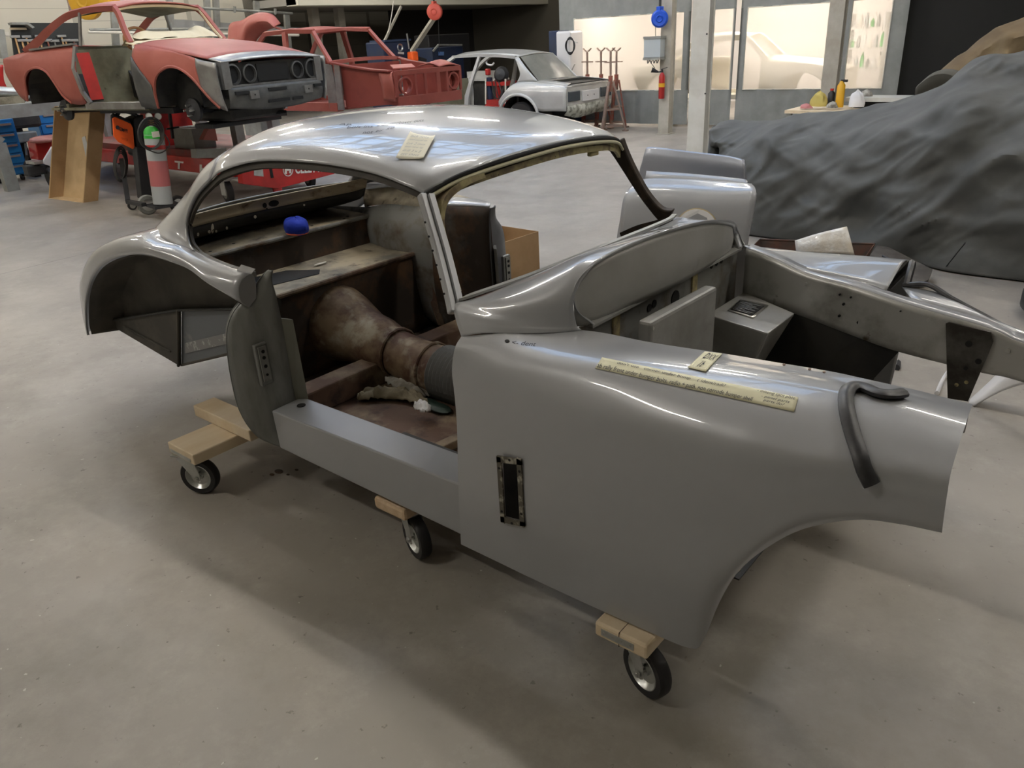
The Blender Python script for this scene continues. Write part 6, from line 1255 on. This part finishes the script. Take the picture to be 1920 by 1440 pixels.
o = B().tube(spl([wpx(126, -5), wpx(130, 10), wpx(134, 30)], 4), .025, 6).out('wall_pipe', brown_st, None); tag(o, 'thin brown pipe running down the wall left of the yellow reel', 'pipe')
def cabinet(px0, py0, px1, py1, x, lab, n=5):
    a = at(px0, py1, x=x); c = at(px1, py0, x=x); C_ = thing('tool_cabinet', V((x, (a.y+c.y)/2, 0)), lab, 'tool cabinet')
    B().bx(x-.5, x, a.y, c.y, .1, c.z).out('carcass', blue_cab, C_, bevel=.01)
    h = (c.z-.15)/n
    for k in range(n):
        z0 = .12+k*h; d_ = B().bx(x, x+.02, a.y+.03, c.y-.03, z0, z0+h-.02).out('drawer', blue_cab, C_, bevel=.004); B().bx(x+.02, x+.04, a.y+.1, c.y-.06, z0+h-.06, z0+h-.03).out('drawer_handle', bolt_m, d_)
    for y in (a.y+.08, c.y-.08): B().cyl((x-.1, y-.02, .05), (x-.1, y+.02, .05), .05, 12).out('wheel', tyre_m, C_)
cabinet(-25, 222, 24, 290, -12.6, 'blue tool cabinet at the left edge under the grey trestle beam'); cabinet(80, 205, 112, 262, -13.2, 'blue tool cabinet behind the top of the cardboard tray'); cabinet(186, 230, 207, 255, -13.4, 'small blue tool cabinet between the cardboard tray and the orange welder', 3)
TT = thing('steel_trestle', at(20, 300, x=-11.5)*1, 'grey steel trestle beam carrying a bright tube at the left edge', 'trestle'); TT.location.z = 0; OFF[TT.name] = TT.location.copy()
a = at(-40, 203, x=-11.6); c = at(150, 197, x=-11.6); zb_ = at(60, 207, x=-11.6).z
B().bx(-12.3, -11.6, a.y, c.y, zb_-.08, zb_+.10).out('beam', grey_st, TT); a2 = at(12, 285, x=-11.6)
B().bx(-11.75, -11.6, at(-8, 285, x=-11.6).y, at(17, 285, x=-11.6).y, 0, zb_-.4).out('leg', grey_st, TT); B().bar([V((-11.7, a2.y, zb_-.4)), V((-11.7, a2.y-.3, zb_-.08))], .14, .1, up=(1, 0, 0)).out('leg_brace', grey_st, TT)
o = B().cyl(at(-30, 170, x=-12), at(52, 175, x=-12), .075, 20).out('bright_tube', zinc, None, smooth=True); tag(o, 'bright metal tube lying on the grey trestle beam at the left edge', 'tube')
o = B().bx(-12.4, -11.9, at(-30, 185, x=-12).y, at(40, 185, x=-12).y, zb_+.10, at(0, 182, x=-12).z).out('timber_packing', cloth_old, None); tag(o, 'worn beige packing under the bright tube on the trestle', 'packing')
o = B().net([[at(-20, 118, x=-12.2), at(5, 122, x=-12.2)], [at(-20, 140, x=-12.2), at(6, 148, x=-12.2)], [at(-20, 162, x=-12.2), at(12, 164, x=-12.2)]], 4, 4).out('red_tail_part', red_paint, None, smooth=True, sol=.05); tag(o, 'bright red panel piece at the left edge beside the coupe tail', 'body panel')
RM = thing('robot_stand', at(45, 285, x=-13.1)*1, 'black clamp stand between the two blue tool cabinets', 'stand'); RM.location.z = 0; OFF[RM.name] = RM.location.copy(); c = at(45, 285, x=-13.1)
B().bx(-13.2, -13.05, c.y-.06, c.y+.06, .05, 1.15).out('column', steel_dark, RM); B().bx(-13.4, -12.8, c.y-.05, c.y+.05, 0, .06).out('foot', steel_dark, RM); B().box((-13.0, c.y, .62), (.25, .4, .16)).out('clamp', grey_st, RM, bevel=.02); B().box((-13.1, c.y+.1, 1.0), (.3, .5, .5)).out('tool_bundle', black_in, RM, bevel=.05)
B().tube(spl([at(-5, 342, z=.02), at(20, 335, z=.02), at(38, 318, z=.02), at(50, 300, x=-11.6), at(48, 270, x=-11.6)], 6), .02, 8).out('floor_cable', cable_m, None, smooth=True)
tag(bpy.data.objects['floor_cable'], 'dark cable curving over the floor at the left edge', 'cable')
o = struct(B().bx(-17.3, -8.2, 12.9+.0, 13.0, 2.75, 3.0).out('trim_11', bone) ) if False else None
# mezzanine over the recess
fy0 = at(560, 10, x=-16.4); struct(B().bx(-16.9, -16.4, fy0.y, 24, fy0.z, fy0.z+.9).out('trim_11', mat('fascia_cream', (.80, .78, .66), .7)))
struct(B().bx(WX-3.2, -16.5, fy0.y, 24, fy0.z+.02, fy0.z+.2).out('ceiling_recess', MATS['wall_paint']))
for px in (592, 640):
    c = at(px, 60, x=-18); struct(B().bx(-18.1, -17.9, c.y-.12, c.y+.12, 0, 2.9).out('trim_%d' % (12+(px > 600)), post_m))
struct(B().bx(WX-2.6, WX-2.5, at(735, 60, x=WX-2.5).y, 24, 0, 3).out('wall_dark_panel', mat('dark_panel', (.035, .032, .03), .8)))
def navybox(px0, py0, px1, py1, x, name, lab, cat, m=navy, z0=0.0, d=.6):
    a = at(px0, py1, x=x); c = at(px1, py0, x=x); o = thing(name, V((x, (a.y+c.y)/2, z0)), lab, cat)
    B().bx(x-d, x, a.y, c.y, z0, c.z).out('body', m, o, bevel=.03); return o, a, c
M1, a, c = navybox(722, 76, 768, 125, -13.0, 'lathe_machine', 'navy blue machine with round dial behind the stripped red shell', 'machine')
dl = at(750, 89, x=-12.99); B().lathe([(.05, 0), (.08, .02), (.09, 0)], dl, (1, 0, 0), 20).out('dial', bolt_m, M1); B().prism([at(746, 97, x=-12.99), at(757, 98, x=-12.99), at(757, 102, x=-12.99), at(746, 101, x=-12.99)], (.01, 0, 0)).out('label_plate', lgrey, M1)
B().bx(-13.5, -12.98, at(722, 78, x=-13).y-.03, at(768, 78, x=-13).y+.03, at(740, 78, x=-13).z, at(740, 74, x=-13).z).out('top_tray', mat('navy_lid', (.03, .05, .10), .4), M1); B().tube([at(767, 92, x=-12.9), at(763, 63, x=-12.9)], .02, 8).out('lever', bolt_m, M1)
o = B().box(at(774, 106, x=-12.8), (.2, .2, .22)).out('orange_motor', orange, None, bevel=.04); tag(o, 'small bright orange motor beside the navy machine', 'motor'); B().bar([at(778, 108, x=-12.8), at(797, 114, x=-12.8)], .1, .08).out('motor_arm', steel_dark, o); B().cyl(at(774, 110, x=-12.8), V((-12.8, at(774, 110, x=-12.8).y, 0)), .04, 10).out('motor_stand', steel_dark, o)
M2, a, c = navybox(812, 86, 868, 125, -13.6, 'bench_grinder', 'dark blue machine with a sloping hood behind the pale saloon roof', 'machine'); B().bar([at(812, 96, x=-13.5), at(822, 84, x=-13.5), at(866, 84, x=-13.5)], .04, .04).out('hood_edge', grey_st, M2)
B().prism([at(822, 97, x=-13.55), at(832, 97, x=-13.55), at(832, 104, x=-13.55), at(822, 104, x=-13.55)], (.01, 0, 0)).out('machine_label', mat('faded_blue', (.1, .2, .45), .5), M2)
o, a, c = navybox(805, 62, 880, 90, -15.5, 'dark_cupboard', 'black cupboard standing in the dark recess behind the blue machines', 'cupboard', steel_dark)
LD = thing('folded_hoist', at(800, 60, x=-15)*1, 'dim grey diagonal hoist arm standing in the dark recess', 'hoist'); LD.location.z = 0; OFF[LD.name] = LD.location.copy()
B().bar([at(770, 100, x=-15), at(815, 32, x=-15)], .10, .10).out('arm', post_m, LD); B().bar([at(704, 112, x=-15), at(752, 12, x=-15)], .05, .05).out('strut', post_m, LD); B().bar([at(800, 115, x=-15), V((-15, at(800, 115, x=-15).y, 0))], .1, .1, up=(1, 0, 0)).out('mast', post_m, LD); B().tube(spl([at(738, 2, x=-15), at(734, 30, x=-15), at(725, 70, x=-15), at(712, 105, x=-15)], 5), .012, 6).out('rope', bone, LD)
B().bar([V((-15, at(704, 112, x=-15).y, 0)), at(704, 112, x=-15)], .06, .06, up=(1, 0, 0)).out('strut_foot', post_m, LD)
# red welding cart seen through the pale saloon
RC = thing('red_bottle_cart', at(925, 180, y=12.2)*1, 'red gas bottle cart with masks and hoses seen through the pale saloon door', 'cart'); RC.location.z = 0; OFF[RC.name] = RC.location.copy(); yc = 12.0
def yp(px, py, dy=0): return at(px, py, y=yc+dy)
for px in (911, 948): B().bar([yp(px, 195), yp(px, 148)], .03, .03, up=(0, 1, 0)).out('frame_post', bone, RC)
for y0, y1 in ((153, 161), (187, 196)): B().prism([yp(910, y1), yp(950, y1), yp(950, y0), yp(910, y0)], (0, .35, 0)).out('tray', red_paint, RC)
a = yp(910, 196); B().bx(a.x, yp(950, 196).x, yc, yc+.35, 0, a.z).out('base_box', red_paint, RC)
for px, m in ((920, navy), (936, red_paint)): p = yp(px, 187, .1); B().cyl(p, V((p.x, p.y, yp(px, 145, .1).z)), .07, 14).out('gas_bottle', m, RC, smooth=True)
B().box(yp(915, 135, .1), (.1, .1, .14)).out('regulator', red_paint, RC, bevel=.02); B().lathe([(.16, -.06), (.18, 0), (.12, .08), (0, .10)], yp(940, 140, .05), (.3, -1, .2), 20).out('welding_mask', steel_dark, RC, smooth=True)
for k in range(3): B().tube(spl([yp(922+k*6, 150), yp(925+k*8, 175, -.05), yp(935+k*3, 185, -.05), yp(945, 160)], 5), .012, 6).out('hose', cable_m, RC, smooth=True)
B().tube(spl([yp(912, 112, .1), yp(913, 120, .1), yp(922, 122, .1), yp(926, 118, .1)], 4), .02, 8).out('white_hook', whitepaint, RC, smooth=True)
GB = thing('grey_workbench', at(895, 160, y=13)*1, 'grey bench with dark storage below seen through the pale saloon', 'workbench'); GB.location.z = 0; OFF[GB.name] = GB.location.copy()
a = at(885, 152, y=13); c = at(912, 134, y=13); B().bx(a.x-.3, c.x+.3, 13, 13.5, a.z, a.z+.04).out('bench_top', lgrey, GB); B().bx(a.x-.2, c.x, 13.05, 13.45, a.z+.04, c.z).out('grey_case', lgrey, GB); B().bx(a.x-.3, c.x+.3, 13.1, 13.5, 0, a.z).out('cupboard', black_in, GB)
